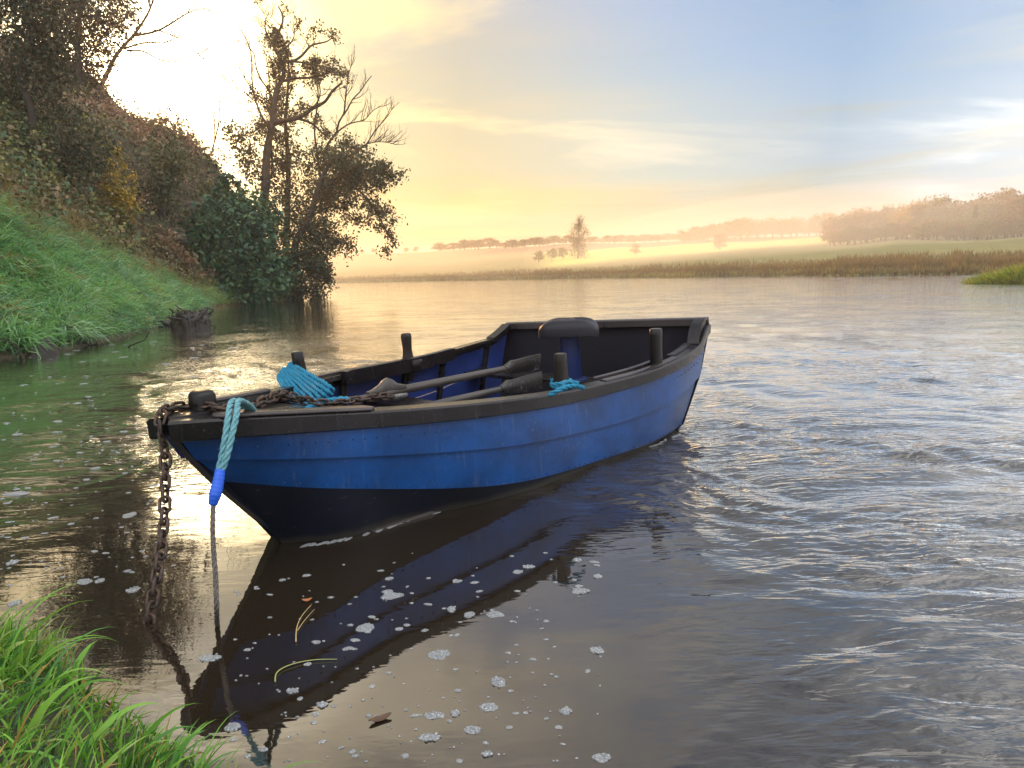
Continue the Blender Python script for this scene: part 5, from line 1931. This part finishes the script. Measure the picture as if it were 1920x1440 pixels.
def floating_leaf(label, px, py, ln, wd, ang, col):
    c = on(px, py)
    u = np.linspace(-1, 1, 12)
    w_ = np.sqrt(np.maximum(0, 1 - u ** 2)) ** 1.2
    z = .004 + .008 * u ** 2
    ex, ey = np.array([math.cos(ang), math.sin(ang), 0]), np.array([-math.sin(ang), math.cos(ang), 0])
    rows = [np.array([c + ex * ln * a + ey * wd * b * s + [0, 0, zz + .004 * abs(s)] for a, b, zz in zip(u, w_, z)]) for s in (-1, -.5, 0, .5, 1)]
    g = Geo().loft(np.stack(rows, 0), closed=False, cap=False)
    m, n = material('fallen_leaf')
    principled(n, Base_Color=n.mix(n.noise(n.obj, 60.0, 3, .5), col, tuple(x * .6 for x in col)), Roughness=.6)
    return tag(g.build('fallen_leaf', m), label, 'leaf')


floating_leaf('orange leaf floating beside two straw stems in the boat reflection', 576, 1128, .022, .014, .3, (.42, .16, .06))
floating_leaf('dark brown leaf floating among bubble rafts at the bottom', 713, 1351, .038, .015, .5, (.11, .06, .035))


def straw(label, pts, r, col):
    P = [on(x, y, .006) for x, y in pts]
    m, n = material('straw')
    principled(n, Base_Color=col + (1,), Roughness=.6)
    return tag(Geo().tube(curve(P, 24), np.linspace(r, r * .5, 24), 5).build('straw_stem', m), label, 'stem')


straw('bent straw stem under the orange leaf on the water', [(555, 1203), (557, 1175), (568, 1152), (584, 1134)], .0028, (.45, .33, .14))
straw('straighter straw stem beside the bent one on the water', [(558, 1182), (572, 1162), (590, 1142)], .0022, (.40, .30, .14))
straw('long arched green stem drifting in the boat reflection', [(516, 1278), (522, 1258), (560, 1242), (632, 1236)], .0028, (.28, .30, .10))


# ------------------------------------------------------------------ morning haze: one closed box of even air round everything
mat, n = material('haze_air')
vol = n.new('ShaderNodeVolumePrincipled', {'Color': (.97, .94, .90, 1), 'Density': .0007, 'Anisotropy': .42})
n.t.links.new(vol.outputs[0], n.out.inputs['Volume'])
g = Geo()
HZ_TOP = 33.0
g.box((0, 0, (HZ_TOP - 2.5) / 2), (5400, 0, 0), (0, 5400, 0), (0, 0, (HZ_TOP + 2.5) / 2))
hz = g.build('haze', mat, None, False)
tag(hz, 'thin golden morning haze over river and meadows', kind='stuff')
# banks of ground mist lying over the far water and the meadow
for lb, px, d, R, dens in (('low bright mist lying over the water at the far left shore', 690, 262, (125, 62, 8.0), .0012), ('thin mist bank over the field behind the reeds', 1240, 178, (62, 28, 4.5), .0016), ('deep mist bank low in the hazy wood', 1890, 158, (88, 40, 9.5), .0060), ('high thin mist drifting through the crowns of the hazy wood', 1900, 166, (110, 52, 15.0), .0045), ('thin veil of mist drifting below the low ridge', 1000, 300, (120, 46, 7.0), .0010)):
    mat, n = material('mist_air')
    vol = n.new('ShaderNodeVolumePrincipled', {'Color': (.98, .95, .90, 1), 'Density': dens, 'Anisotropy': .42})
    n.t.links.new(vol.outputs[0], n.out.inputs['Volume'])
    c = ground_far(px, d)
    a = np.linspace(0, 2 * np.pi, 40, endpoint=False)
    rings = []
    for k in range(14):
        ph = -math.pi / 2 + math.pi * (k + .5) / 14
        wv = 1 + .16 * noise2(np.cos(a) * 2 + d, np.sin(a) * 2, 140, 3)
        rings.append(np.stack([c[0] + R[0] * math.cos(ph) * wv * np.cos(a), c[1] + R[1] * math.cos(ph) * wv * np.sin(a), np.full(40, max(c[2], 0) * .6 + 1.0) + R[2] * math.sin(ph) * (1 + .3 * noise2(np.cos(a) * 3, np.sin(a) * 3 + d, 141, 2))], -1))
    o = Geo().loft(np.array(rings)).build('mist', mat)
    tag(o, lb, kind='stuff')
